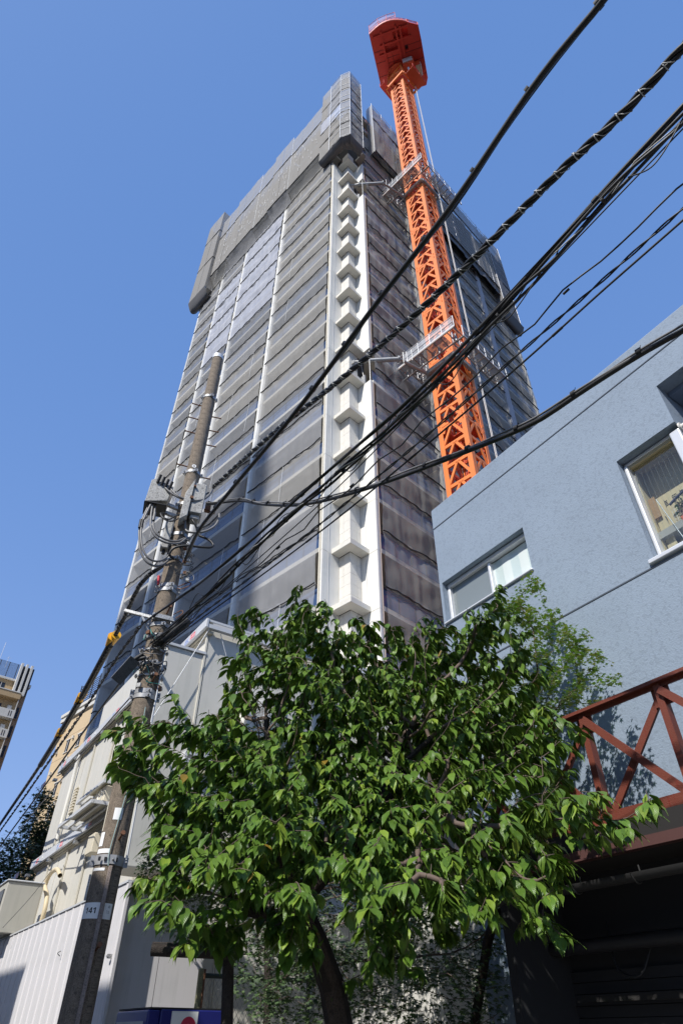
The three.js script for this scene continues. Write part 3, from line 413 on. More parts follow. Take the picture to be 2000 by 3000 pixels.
// ---------- blue-grey house on the right ----------
{
  const stucco = std(lin(0.255, 0.315, 0.385), 0.85, { map: tex(512, (u, v) => { const a = 0.93 + 0.07 * fbm(u * 4, v * 4, 3, 5, 4), b = fbm(u * 90, v * 90, 6, 2, 90), st = fbm(u * 26, v * 2.4, 8, 3); const q = a - (b < 0.36 ? 0.05 : 0) - 0.04 * Math.max(0, st - 0.55); return [q, q, q + 0.005]; }, true, 0.4), bumpMap: bumpT(512, 128, 2, 2), bumpScale: 0.0025 });
  stucco.bumpMap.repeat.set(0.62, 0.62);
  const dark = std(lin(0.07, 0.085, 0.11), 0.9), frame = std(lin(0.70, 0.71, 0.72), 0.35, { metalness: 0.3 }), bar = std(lin(0.30, 0.31, 0.32), 0.4, { metalness: 0.4 });
  const house = thing('blue_house', 'blue-grey stucco house with plain parapet wall and white framed windows', 'house', FS, S(3, 0, 6.5));
  const w0 = 6.5, w1 = 6.80, TOP = 9.33, w = new MB();
  w.span(S(6.66, 7.66, w0), S(2.11, TOP, w1));                                   // above the windows
  w.span(S(6.66, 0, w0), S(6.60, 7.66, w1)).span(S(6.60, 0, w0), S(4.72, 6.88, w1)).span(S(4.72, 0, w0), S(2.99, 7.66, w1)).span(S(2.99, 0, w0), S(2.11, 6.02, w1));
  w.span(S(2.11, 8.37, w0), S(-7, TOP, w1)).span(S(2.11, 0, w0), S(-7, 4.9, w1));
  w.span(S(2.11, 7.66, w1), S(2.36, 8.37, 7.9)).span(S(6.66, 0, w1), S(6.45, TOP, 15)).span(S(6.45, TOP - 0.3, w1), S(-7, TOP - 0.02, 15)).span(S(-7, 0, w1), S(-6.8, TOP, 15)).span(S(6.45, 0, 14.8), S(-6.8, TOP, 15));
  w.build('wall', stucco, house);
  new MB().span(S(6.662, 8.875, 6.492), S(2.11, 8.893, 6.498)).span(S(2.11, 8.875, 6.492), S(-7, 8.893, 6.498)).build('wall_joint', dark, house);
  new MB().span(S(6.662, 5.92, 6.492), S(-7, 5.938, 6.498)).build('wall_joint', dark, house);
  new MB().span(S(6.65, TOP, 6.505), S(-7, TOP + 0.012, 6.9)).build('parapet_cap', std(lin(0.3, 0.35, 0.42), 0.6), house);
  new MB().span(S(6.4, 6.5, 9.6), S(2.4, 8.4, 9.7)).span(S(6.4, 6.4, 6.75), S(2.4, 6.5, 9.6)).build('room', std(lin(0.32, 0.30, 0.27), 0.9), house);
  // sliding window near the far corner
  const wf = new MB().round(S(6.60, 6.88, 6.580), S(4.72, 6.95, 6.760)).round(S(6.60, 7.58, 6.600), S(4.72, 7.655, 6.760)).round(S(6.60, 6.951, 6.600), S(6.53, 7.579, 6.760)).round(S(4.79, 6.951, 6.600), S(4.722, 7.579, 6.760)).round(S(5.66, 6.951, 6.630), S(5.60, 7.579, 6.740)).round(S(6.63, 6.84, 6.46), S(4.69, 6.879, 6.700)).build('window', frame, house, { label: 'two-pane sliding window near the far corner' });
  const glass = new THREE.MeshPhysicalMaterial({ color: lin(0.42, 0.47, 0.48), roughness: 0.05, transmission: 0.55, thickness: 0 }), haze = new THREE.MeshPhysicalMaterial({ color: lin(0.93, 0.96, 0.96), roughness: 0.03, transmission: 1, thickness: 0 });
  sheet('pane', new MB().span(S(6.53, 6.95, 6.670), S(5.63, 7.58, 6.675)).geo(), glass, house); sheet('pane', new MB().span(S(5.63, 6.95, 6.700), S(4.79, 7.58, 6.705)).geo(), haze, house);
  sheet('blind', grid(40, 6, (u, v) => S(6.52 - 1.72 * u, 6.96 + 0.6 * v, 6.70 + 0.003 * Math.cos(u * Math.PI * 70))), std(lin(0.62, 0.68, 0.66), 0.8, { side: THREE.DoubleSide }), house);
  // tall window with the planter behind its glass
  new MB().round(S(2.985, 6.03, 6.600), S(2.93, 7.60, 6.740)).round(S(2.26, 6.03, 6.560), S(2.115, 7.60, 6.760)).round(S(2.985, 7.601, 6.630), S(2.115, 7.655, 6.760)).round(S(3.06, 5.96, 6.45), S(2.02, 6.028, 6.760)).build('window', frame, house, { label: 'tall window with a planter behind its glass' });
  new MB().span(S(2.93, 7.56, 6.650), S(2.30, 7.598, 6.720)).build('blind_rail', std(lin(0.5, 0.42, 0.26), 0.6), house);
  sheet('pane', new MB().span(S(2.93, 6.03, 6.690), S(2.30, 7.56, 6.694)).geo(), haze, house);
  const ws = new MB(); for (let i = 0; i < 9; i++) ws.rod(S(2.89 - i * 0.065, 6.04, 6.70), S(2.89 - i * 0.065, 7.55, 6.70), 0.0008); ws.build('glass_wires', std(lin(0.34, 0.33, 0.3), 0.5), house);
  new MB().span(S(2.945, 6.0, 6.96), S(2.2, 7.62, 6.98)).span(S(2.96, 6.0, 6.77), S(2.946, 7.62, 6.98)).span(S(2.95, 7.60, 6.77), S(2.2, 7.62, 6.959)).build('alcove', std(lin(0.58, 0.48, 0.31), 0.9, { map: rep(stain, 1) }), house);
  const cb = (name, a, b, mat) => new MB().round(a, b, 0.008).build(name, mat, house), card = std(lin(0.36, 0.22, 0.11), 0.9, { map: rep(stain, 2) });
  { const m = new MB(), r = rng(4); for (let i = 0; i < 5; i++) { const x = 2.80 - i * 0.115, y = 6.90 + 0.05 * r() + 0.012 * i; for (let j = 0; j < 4; j++) m.span(S(x, y + j * 0.024, 6.954), S(x - 0.03 - 0.02 * r(), y + j * 0.024 + 0.006, 6.959)); m.span(S(x + 0.004, y - 0.015, 6.954), S(x, y + 0.1, 6.959)); if (i % 2) m.span(S(x - 0.055, y - 0.02, 6.954), S(x - 0.06, y + 0.09, 6.959)).span(S(x, y + 0.1, 6.954), S(x - 0.06, y + 0.104, 6.959)); } m.build('carton_print', M.black, house); }
  cb('cardboard', S(2.93, 6.72, 6.78), S(2.83, 7.05, 6.80), card); cb('cardboard', S(2.93, 6.06, 6.82), S(2.80, 6.72, 6.84), std(lin(0.5, 0.41, 0.25), 0.9)); cb('cardboard_box', S(2.60, 6.32, 6.73), S(2.28, 6.39, 6.93), std(lin(0.62, 0.54, 0.38), 0.9));
  new MB().rod(S(2.80, 6.95, 6.74), S(2.64, 6.07, 6.73), 0.007).span(S(2.78, 6.035, 6.71), S(2.60, 6.065, 6.76)).build('stand_leg', bar, house);
  new MB().extrude([[-0.17, 0], [0.17, 0], [0.19, 0.10], [-0.19, 0.10]], 0.13, new THREE.Matrix4().makeBasis(V(0, 0, -1), V(0, 1, 0), V(1, 0, 0)).setPosition(S(2.42, 6.44, 6.75)), 0.006).build('planter', std(lin(0.50, 0.13, 0.06), 0.8), house);
  { const m = new MB(); for (let i = 0; i < 14; i++) m.rod(S(2.74, 6.2 + i * 0.045, 6.90), S(2.27, 6.2 + i * 0.045, 6.90), 0.0025); for (let i = 0; i < 14; i++) m.rod(S(2.74 - i * 0.036, 6.18, 6.90), S(2.74 - i * 0.036, 6.84, 6.90), 0.0022); m.build('wire_rack', M.galvWhite, house); }
  new MB().tube([S(2.72, 6.86, 6.86), S(2.55, 6.93, 6.87), S(2.3, 6.97, 6.87)], 0.018, 16, 6).build('rolled_netting', std(lin(0.08, 0.07, 0.1), 0.8), house);
  { const r = rng(77), m = new MB(), st = new MB(); for (let i = 0; i < 130; i++) { const a = S(2.24 + 0.36 * r(), 6.54, 6.77 + 0.1 * r()), b = a.clone().add(V((r() - 0.5) * 0.06, 0.06 + 0.24 * r(), (r() - 0.5) * 0.12)); st.rod(a, b, 0.0025); for (let j = 0; j < 4; j++) m.add(new THREE.PlaneGeometry(0.024, 0.017).rotateX(r() * 6).rotateY(r() * 6).translate(b.x + (r() - 0.5) * 0.04, b.y - r() * 0.1, b.z + (r() - 0.5) * 0.05)); } m.build('plant_leaves', std(lin(0.08, 0.14, 0.03), 0.8, { side: THREE.DoubleSide }), house, { kind: 'stuff' }); st.build('plant_stems', std(lin(0.16, 0.09, 0.05), 0.8), house, { kind: 'stuff' }); }
  // loggia beside it
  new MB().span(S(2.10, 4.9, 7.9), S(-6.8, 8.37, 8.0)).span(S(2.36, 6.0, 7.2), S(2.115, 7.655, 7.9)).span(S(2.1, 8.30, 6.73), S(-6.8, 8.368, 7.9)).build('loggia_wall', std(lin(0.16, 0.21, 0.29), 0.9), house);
  new MB().rod(S(2.1, 7.62, 6.62), S(-6.8, 7.62, 6.62), 0.035, 0.035, CYL10).rod(S(2.1, 8.05, 7.1), S(-6.8, 8.05, 7.1), 0.025, 0.025, CYL10).build('handrail', std(lin(0.66, 0.64, 0.6), 0.5), house);
  new MB().rod(S(2.115, 7.62, 6.62), S(2.09, 7.62, 6.62), 0.07, 0.07, CYL24).build('rail_flange', std(lin(0.66, 0.64, 0.6), 0.5), house);
}
// ---------- rust-red truss over the dark canopy ----------
{
  const paint = std(lin(0.165, 0.042, 0.024), 0.55, { map: tex(512, (u, v) => { const a = fbm(u * 60, v * 4, 5, 3), b = fbm(u * 9, v * 9, 9, 4, 9), q = 0.9 + 0.1 * b; return a > 0.68 ? [q * 1.0, q * 0.8, q * 0.74] : [q, q * 0.96, q * 0.93]; }, true, 0.9), bumpMap: rep(fineBump, 3), bumpScale: 0.002 });
  const tr = thing('steel_truss', 'rust-red steel truss railing with crossed bars before the blue wall', 'truss', FS, S(3, 3.2, 5.6)), q = 5.6;
  new MB().span(S(5.3, 4.20, q - 0.05), S(-3, 4.232, q + 0.07)).span(S(5.3, 4.165, q + 0.012), S(-3, 4.20, q + 0.03)).build('top_rail', paint, tr);
  new MB().span(S(5.3, 3.12, q - 0.05), S(-3, 3.235, q + 0.0)).span(S(5.3, 3.10, q - 0.07), S(-3, 3.119, q + 0.08)).build('bottom_chord', paint, tr);
  for (let i = -4; i <= 2; i++) {
    const t0 = 3.0 + i * 0.89, a = S(t0, 4.19, q), b = S(t0, 3.237, q), up = V(1, 0, 0);
    new MB().span(S(t0 + 0.034, 3.237, q - 0.01), S(t0 - 0.034, 4.199, q + 0.01)).span(S(t0 - 0.024, 3.237, q + 0.0101), S(t0 - 0.034, 4.199, q + 0.08)).build('post', paint, tr);
    new MB().beam(S(t0 + 0.86, 4.13, q - 0.03), S(t0 + 0.03, 3.24, q - 0.03), 0.072, 0.03, up).build('diagonal', paint, tr);
    new MB().beam(S(t0 + 0.03, 4.10, q + 0.06), S(t0 + 0.84, 3.24, q + 0.06), 0.068, 0.03, up).build('diagonal', paint, tr);
    new MB().span(S(t0 + 0.09, 4.0, q + 0.03), S(t0 - 0.09, 4.199, q + 0.045)).build('gusset', paint, tr);
  }
  const cn = thing('canopy', 'dark canopy and shed front in deep shade under the red truss', 'canopy', FS, S(2, 0, 6));
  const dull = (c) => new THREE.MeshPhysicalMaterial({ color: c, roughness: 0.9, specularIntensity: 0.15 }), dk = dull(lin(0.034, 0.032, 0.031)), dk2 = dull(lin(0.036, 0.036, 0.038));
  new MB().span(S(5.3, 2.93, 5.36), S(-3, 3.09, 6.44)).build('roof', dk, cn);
  new MB().span(S(5.3, 2.855, 5.33), S(-3, 2.925, 5.359)).span(S(5.3, 2.84, 5.31), S(-3, 2.854, 5.40)).build('fascia_beam', std(lin(0.085, 0.036, 0.032), 0.6, { map: rep(stain, 1) }), cn);
  const gp = []; for (let i = 0; i <= 10; i++) { const a = Math.PI + i / 10 * Math.PI; gp.push([5.33 + 0.06 * Math.cos(a), 2.67 + 0.06 * Math.sin(a)]); }
  sheet('gutter', grid(2, 10, (u, v) => { const p = gp[Math.round(v * 10)]; return S(5.3 - 8.3 * u, p[1], p[0]); }), std(lin(0.016, 0.0155, 0.015), 0.6, { side: THREE.DoubleSide }), cn);
  const hk = new MB(); for (let t = 4.8; t > 1; t -= 0.62) hk.tube([S(t, 2.74, 5.40), S(t, 2.63, 5.40), S(t, 2.60, 5.33), S(t, 2.66, 5.26)], 0.008, 12, 5); hk.build('gutter_hooks', std(lin(0.04, 0.039, 0.036), 0.5), cn);
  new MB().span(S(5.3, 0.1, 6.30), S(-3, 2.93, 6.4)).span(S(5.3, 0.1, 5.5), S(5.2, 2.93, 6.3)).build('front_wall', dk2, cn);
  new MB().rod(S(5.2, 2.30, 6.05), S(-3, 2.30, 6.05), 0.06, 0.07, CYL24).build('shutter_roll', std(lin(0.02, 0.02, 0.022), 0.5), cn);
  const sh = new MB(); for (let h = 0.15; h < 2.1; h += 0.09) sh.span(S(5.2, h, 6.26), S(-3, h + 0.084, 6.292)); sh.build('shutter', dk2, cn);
  new MB().span(S(5.0, 1.88, 6.12), S(-3, 1.93, 6.16)).build('cross_bar', dk, cn);
  new MB().tube([S(4.6, 2.5, 6.2), S(4.5, 2.1, 6.1), S(4.3, 2.05, 6.1), S(4.15, 2.3, 6.2)], 0.012).build('loose_cable', M.black, cn);
}
// ---------- white hoarding of the building site ----------
{
  const wp = std(lin(0.70, 0.69, 0.71), 0.45, { map: rep(stain, 0.8) }), cap = std(lin(0.55, 0.56, 0.57), 0.4);
  const hd = thing('hoarding', 'white ribbed site hoarding with a corner, behind the utility pole', 'fence', FS, S(10.2, 0, 3.2));
  const pg = (w) => { const m = new MB(); m.span(S(0, 0, 0), S(w - 0.004, 3.18, 0.03)); m.extrude([[0, -0.004], [0, 0.034], [-0.012, 0.026], [-0.012, 0.006]], 3.18, new THREE.Matrix4().makeBasis(V(1, 0, 0), V(0, 0, -1), V(0, 1, 0))); return m.geo(); };
  const g1 = pg(0.45), b = bases.get(hd);
  for (let i = 0; i < 60; i++) placed('panel', g1, wp, hd, S(10.235 + i * 0.45, 0.13, 3.2));
  new MB().span(S(10.2, 3.312, 3.18), S(37, 3.34, 3.25)).build('cap_rail', cap, hd);
  const g2 = new MB().span(S(0, 0, 0), S(0.03, 3.16, 0.668)).geo();
  for (let i = 0; i < 2; i++) placed('panel', g2, wp, hd, S(10.45, 0.13, 3.24 + i * 0.68)).userData.label = 'flat grey-looking panel of the return in shade';
  new MB().span(S(10.23, 0.13, 3.195), S(10.19, 3.31, 3.234)).build('corner_post', wp, hd);
  new MB().span(S(10.2, 3.312, 3.255), S(10.52, 3.34, 4.62)).build('cap_rail', cap, hd);
  new MB().box(S(10.33, 2.45, 3.17), 0.07, 0.05, 0.02).box(S(10.33, 2.45, 3.14), 0.02, 0.02, 0.07).build('latch', M.galv, hd);
  new MB().tube([S(13.0, 2.7, 3.17), S(13.02, 2.67, 3.13), S(13.0, 2.63, 3.17)], 0.006).build('hook', M.black, hd);
}
{ const gw = thing('garden_wall', 'pale rendered wall in leaf shade behind the cherry trunk', 'wall', FS, S(8.5, 0, 6.7)), gm = std(lin(0.62, 0.61, 0.58), 0.85, { map: rep(stain, 0.7), bumpMap: rep(fineBump, 3), bumpScale: 0.003 }); for (let i = 0; i < 4; i++) new MB().round(S(6.72 + i * 0.98, 0.13, 6.62), S(7.69 + i * 0.98, 3.1, 6.72), 0.008).build('wall_panel', gm, gw); new MB().span(S(6.70, 3.102, 6.58), S(10.68, 3.16, 6.76)).build('coping', gm, gw); }
// ---------- prefabricated site office behind it ----------
{
  const wall = std(lin(0.66, 0.645, 0.59), 0.5, { map: rep(stain, 0.5) }), rail = std(lin(0.56, 0.57, 0.58), 0.42), rib = std(lin(0.60, 0.57, 0.49), 0.5), soff = std(lin(0.50, 0.46, 0.36), 0.7);
  const po = thing('site_office', 'white two-storey prefabricated site office behind the hoarding', 'site office', FS, S(10.7, 0, 4));
  new MB().span(S(10.8, 0.13, 4.08), S(21.1, 7.95, 9.5)).build('core', rib, po);
  const logo = print(0.62, 0.15, (x, w, h) => { x.fillStyle = '#c9cbce'; x.fillRect(0, 0, w, h); x.font = 'italic bold ' + Math.round(h * 0.74) + 'px sans-serif'; x.textBaseline = 'middle'; x.fillStyle = '#2457b5'; x.fillText('EEC', w * 0.06, h * 0.5); x.fillRect(w * 0.05, h * 0.86, w * 0.42, h * 0.06); x.fillStyle = '#d0303a'; x.fillRect(w * 0.52, h * 0.14, w * 0.4, h * 0.72); x.fillStyle = '#f2f2f2'; for (let i = 0; i < 3; i++) x.fillRect(w * (0.57 + 0.12 * i), h * 0.3, w * 0.05, h * 0.4); }, 600);
  const lm = std(lin(1, 1, 1), 0.5, { map: logo });
  const decal = (t, h, q) => { const g = new THREE.PlaneGeometry(0.62, 0.15).rotateY(-Math.PI / 2).translate(q, h, -t); return sheet('maker_mark', g, lm, po); };
  for (const [h0, h1] of [[0.2, 2.6], [2.62, 5.14], [5.42, 7.76]]) {
    for (let t = 10.74, i = 0; t < 21.2; t += 0.9, i++) {
      if (h1 < 2.7) continue;
      new MB().round(S(t + 0.012, h0, 4.0 + 0.004 * (i % 3)), S(Math.min(21.2, t + 0.888), h1, 4.06), 0.01).build('wall_panel', wall, po);
      if (i % 2 === 0) new MB().round(S(t - 0.03, h0, 3.955), S(t + 0.03, h1, 4.0), 0.008).build('panel_rib', rib, po);
    }
    for (let q = 4.0, i = 0; q < 9.3; q += 0.9, i++) { new MB().round(S(10.72 + 0.004 * (i % 2), h0, q + 0.012), S(10.78, h1, q + 0.888), 0.01).build('wall_panel', wall, po); if (i) new MB().span(S(10.70, h0, q - 0.025), S(10.735, h1, q + 0.0)).span(S(10.695, h0, q + 0.01), S(10.735, h1, q + 0.03)).build('panel_rib', rib, po); }
  }
  for (const h of [5.19, 7.80]) {                            // floor and roof rails
    new MB().round(S(10.55, h + 0.02, 3.84), S(21.4, h + 0.22, 3.9), 0.012).build('edge_rail', rail, po);
    new MB().span(S(10.6, h, 3.92), S(21.35, h + 0.19, 4.0)).span(S(10.62, h - 0.05, 3.96), S(21.3, h - 0.002, 4.05)).build('soffit_rail', soff, po);
    new MB().span(S(10.56, h + 0.03, 3.905), S(10.62, h + 0.11, 9.5)).span(S(10.57, h + 0.17, 3.905), S(10.6, h + 0.215, 9.5)).span(S(10.64, h + 0.03, 3.905), S(10.66, h + 0.2, 9.5)).build('edge_rail', rail, po);
    for (let t = 12.2; t < 22; t += 2.4) { new MB().box(S(t, h - 0.06, 3.9), 0.12, 0.06, 0.16).rod(S(t, h - 0.03, 3.85), S(t, h - 0.03, 3.95), 0.02).build('rail_clamp', M.galv, po); decal(t + 1.4, h + 0.12, 3.836); new MB().box(S(t + 0.7, h + 0.12, 3.836), 0.006, 0.06, 0.06).build('tag', M.paper, po); }
  }
  decal(11.35, 7.92, 3.836);
  new MB().tube([S(19.2, 7.8, 3.93), S(19.25, 7.62, 3.9), S(19.3, 7.0, 3.92), S(19.3, 5.6, 3.92)], 0.05, 24, 10).build('downpipe', M.white, po);
  new MB().tube([S(17.1, 4.44, 3.75), S(17.6, 4.64, 3.75), S(18.25, 4.6, 3.75), S(18.4, 4.42, 3.75), S(17.95, 4.16, 3.75), S(17.76, 3.9, 3.75), S(17.85, 3.3, 3.75)], 0.05, 24, 10).build('drain_hose', std(lin(0.60, 0.50, 0.33), 0.6), po);
  for (let i = 0; i < 9; i++) new MB().span(S(18.68, 6.16 + i * 0.075, 3.95), S(18.98, 6.20 + i * 0.075, 3.998)).build('louvre', M.cream, po);
  const diag = (a, b) => new MB().rod(a, b, 0.008).build('brace_rod', M.galvWhite, po); diag(S(10.6, 7.85, 3.95), S(10.6, 5.5, 3.05)); diag(S(10.63, 5.5, 5.2), S(10.63, 7.8, 4.2));
  new MB().round(S(14.85, 4.45, 3.62), S(14.4, 4.82, 3.98)).build('junction_box', M.cream, po);
  { // closed stair bay standing out towards the street
    new MB().round(S(10.74, 3.6, 3.22), S(11.5, 7.32, 3.99)).build('stair_bay', wall, po); new MB().round(S(14.6, 8.16, 3.95), S(18.0, 8.82, 5)).build('roof_upstand', wall, po);
    new MB().span(S(10.7, 7.322, 3.18), S(11.55, 7.37, 4.0)).build('stair_roof', rail, po);
  }
  for (const [t0, t1, h, q0] of [[14.0, 16.0, 5.67, 3.45], [14.0, 16.5, 5.25, 3.3]]) { // ledges carrying outdoor units
    const m = new MB(); m.span(S(t0, h, q0), S(t1, h + 0.07, q0 + 0.05)).span(S(t0, h + 0.001, q0 + 0.06), S(t0 + 0.06, h + 0.068, 4)).span(S(t1 - 0.06, h + 0.001, q0 + 0.06), S(t1, h + 0.068, 4)); for (let q = q0 + 0.2; q < 4; q += 0.2) m.span(S(t0 + 0.07, h + 0.02, q), S(t1 - 0.07, h + 0.07, q + 0.05)); m.build('ledge', rail, po);
    new MB().span(S(t0 + 0.07, h + 0.072, q0 + 0.06), S(t1 - 0.6, h + 0.08, 4)).build('ledge_plate', soff, po);
  }
  for (const t of [14.1, 15.2]) { const u = thing('air_conditioner', t < 15 ? 'cream outdoor unit on the ledge right beside the utility pole' : 'cream outdoor unit at the left end of the ledge over the site hoarding', 'air conditioner', FS, S(t, 5.33, 3.6)); new MB().round(S(t, 5.335, 3.55), S(t + 0.75, 5.66, 3.9)).build('case', M.cream, u); new MB().add(new THREE.TorusGeometry(0.12, 0.01, 6, 24).rotateY(-Math.PI / 2).translate(3.543, 5.5, -(t + 0.3))).build('fan_guard', M.paper, u); }
  { const u = thing('fan_unit', 'white round fan grille of an outdoor unit behind the tree leaves', 'air conditioner', FS, S(10.3, 5.9, 5.1)), f = V(5.1, 6.15, -10.2), gm = new MB();
    new MB().round(S(10.62, 5.82, 4.8), S(10.26, 6.5, 5.55)).build('case', M.white, u); new MB().add(new THREE.CylinderGeometry(0.2, 0.2, 0.02, 32).rotateX(Math.PI / 2).translate(5.1, 6.15, -10.25)).build('fan_opening', M.black, u);
    for (let r = 0.04; r < 0.21; r += 0.0135) gm.add(new THREE.TorusGeometry(r, 0.0035, 4, 40).translate(5.1, 6.15, -10.215)); for (let i = 0; i < 24; i++) { const p = []; for (let j = 0; j <= 5; j++) { const a = i / 24 * 6.283 + j * 0.13, r = 0.03 + j * 0.034; p.push(V(5.1 + r * Math.cos(a), 6.15 + r * Math.sin(a), -10.212)); } gm.tube(p, 0.0032, 10, 4); } gm.add(new THREE.CylinderGeometry(0.034, 0.034, 0.02, 20).rotateX(Math.PI / 2).translate(5.1, 6.15, -10.205)); gm.build('fan_guard', M.paper, u); }
  const bx = thing('beige_cabin', 'beige site cabin standing over the white hoarding at far left', 'cabin', FS, S(18, 3.36, 3.2)), bw = std(lin(0.50, 0.49, 0.44), 0.6, { map: rep(stain, 0.6) });
  new MB().round(S(17.8, 3.36, 2.82), S(19.2, 4.34, 3.6)).build('body', bw, bx); new MB().round(S(17.77, 4.342, 2.79), S(19.3, 4.38, 3.62)).build('roof_edge', rail, bx); new MB().span(S(17.95, 3.75, 2.8), S(18.9, 4.2, 2.818)).build('window', M.winGlass, bx); new MB().tube([S(17.5, 4.6, 3.62), S(17.4, 4.0, 3.3), S(17.3, 3.4, 2.9)], 0.006).build('wire', M.black, bx);
}
// ---------- vending machine, fence ----------
{
  const blue = std(lin(0.018, 0.022, 0.15), 0.28), vm = thing('vending_machine', 'dark blue drinks vending machine with a round red 100 sticker on its side', 'vending machine', FS, S(8.5, 0, 3.4));
  new MB().round(S(8.03, 0.15, 3.12), S(9.03, 1.84, 3.85), 0.015).build('cabinet', blue, vm);
  new MB().round(S(8.035, 0.25, 2.98), S(9.025, 1.835, 3.118), 0.02).build('door', blue, vm);
  new MB().span(S(8.13, 1.05, 2.965), S(8.93, 1.74, 2.979)).build('display_window', new THREE.MeshPhysicalMaterial({ color: lin(0.45, 0.45, 0.44), roughness: 0.08 }), vm);
  new MB().span(S(8.08, 0.13, 3.05), S(8.98, 0.149, 3.8)).build('foot', M.black, vm);
  new MB().span(S(8.04, 1.841, 3.0), S(9.02, 1.855, 3.86)).build('top_plate', M.black, vm);
  const st = print(0.30, 0.5, (x, w, h) => { x.fillStyle = '#e9e8e2'; x.fillRect(0, 0, w, h); x.strokeStyle = '#b9c9cf'; x.lineWidth = 2; x.strokeRect(6, 8, w - 12, h - 12); x.fillStyle = '#c22c4a'; x.beginPath(); x.arc(w * 0.66, h * 0.26, w * 0.29, 0, 7); x.fill(); x.fillStyle = '#ffffff'; x.font = 'bold ' + Math.round(w * 0.26) + 'px sans-serif'; x.textAlign = 'center'; x.textBaseline = 'middle'; x.fillText('100', w * 0.66, h * 0.27); }, 900);
  sheet('side_sticker', new THREE.PlaneGeometry(0.30, 0.5).translate(3.39, 1.575, -8.026), std(lin(1, 1, 1), 0.5, { map: st }), vm, { label: 'white sticker with a red disc reading 100' });
  const fe = thing('chain_link_fence', 'chain link fence with a green rail and weathered post behind the tree', 'fence', FS, S(10.1, 0, 5)), green = std(lin(0.02, 0.035, 0.03), 0.6);
  new MB().round(S(10.12, 0.13, 4.38), S(10.06, 2.36, 4.46)).build('post', std(lin(0.34, 0.33, 0.20), 0.6, { map: rep(speck, 4) }), fe, { label: 'weathered yellow-green end post' });
  new MB().round(S(10.055, 0.13, 4.44), S(10.03, 2.352, 4.47)).build('post_edge', M.rust, fe);
  new MB().rod(S(10.1, 2.28, 4.47), S(10.1, 2.28, 9.3), 0.03, 0.03, CYL10).rod(S(10.1, 0.5, 4.47), S(10.1, 0.5, 9.3), 0.02).build('rail', green, fe);
  for (const q of [6.2, 8.0]) new MB().rod(S(10.13, 0.13, q), S(10.13, 2.3, q), 0.03, 0.03, CYL10).build('post', green, fe);
  const wm = new MB(); for (let i = -26; i < 70; i++) for (const s of [1, -1]) { let a = 4.47 + i * 0.07, y0 = 0.5, y1 = 2.26, b = a + s * (y1 - y0) * 0.62; const cl = (q) => Math.min(9.3, Math.max(4.47, q)); if (Math.max(a, b) < 4.47 || Math.min(a, b) > 9.3) continue; const f = (q) => y0 + (q - a) / (b - a) * (y1 - y0), A = cl(a), B = cl(b); wm.rod(S(10.1 + 0.004 * s, f(A), A), S(10.1 + 0.004 * s, f(B), B), 0.003); } wm.build('wire_mesh', M.galv, fe, { kind: 'stuff' });
}
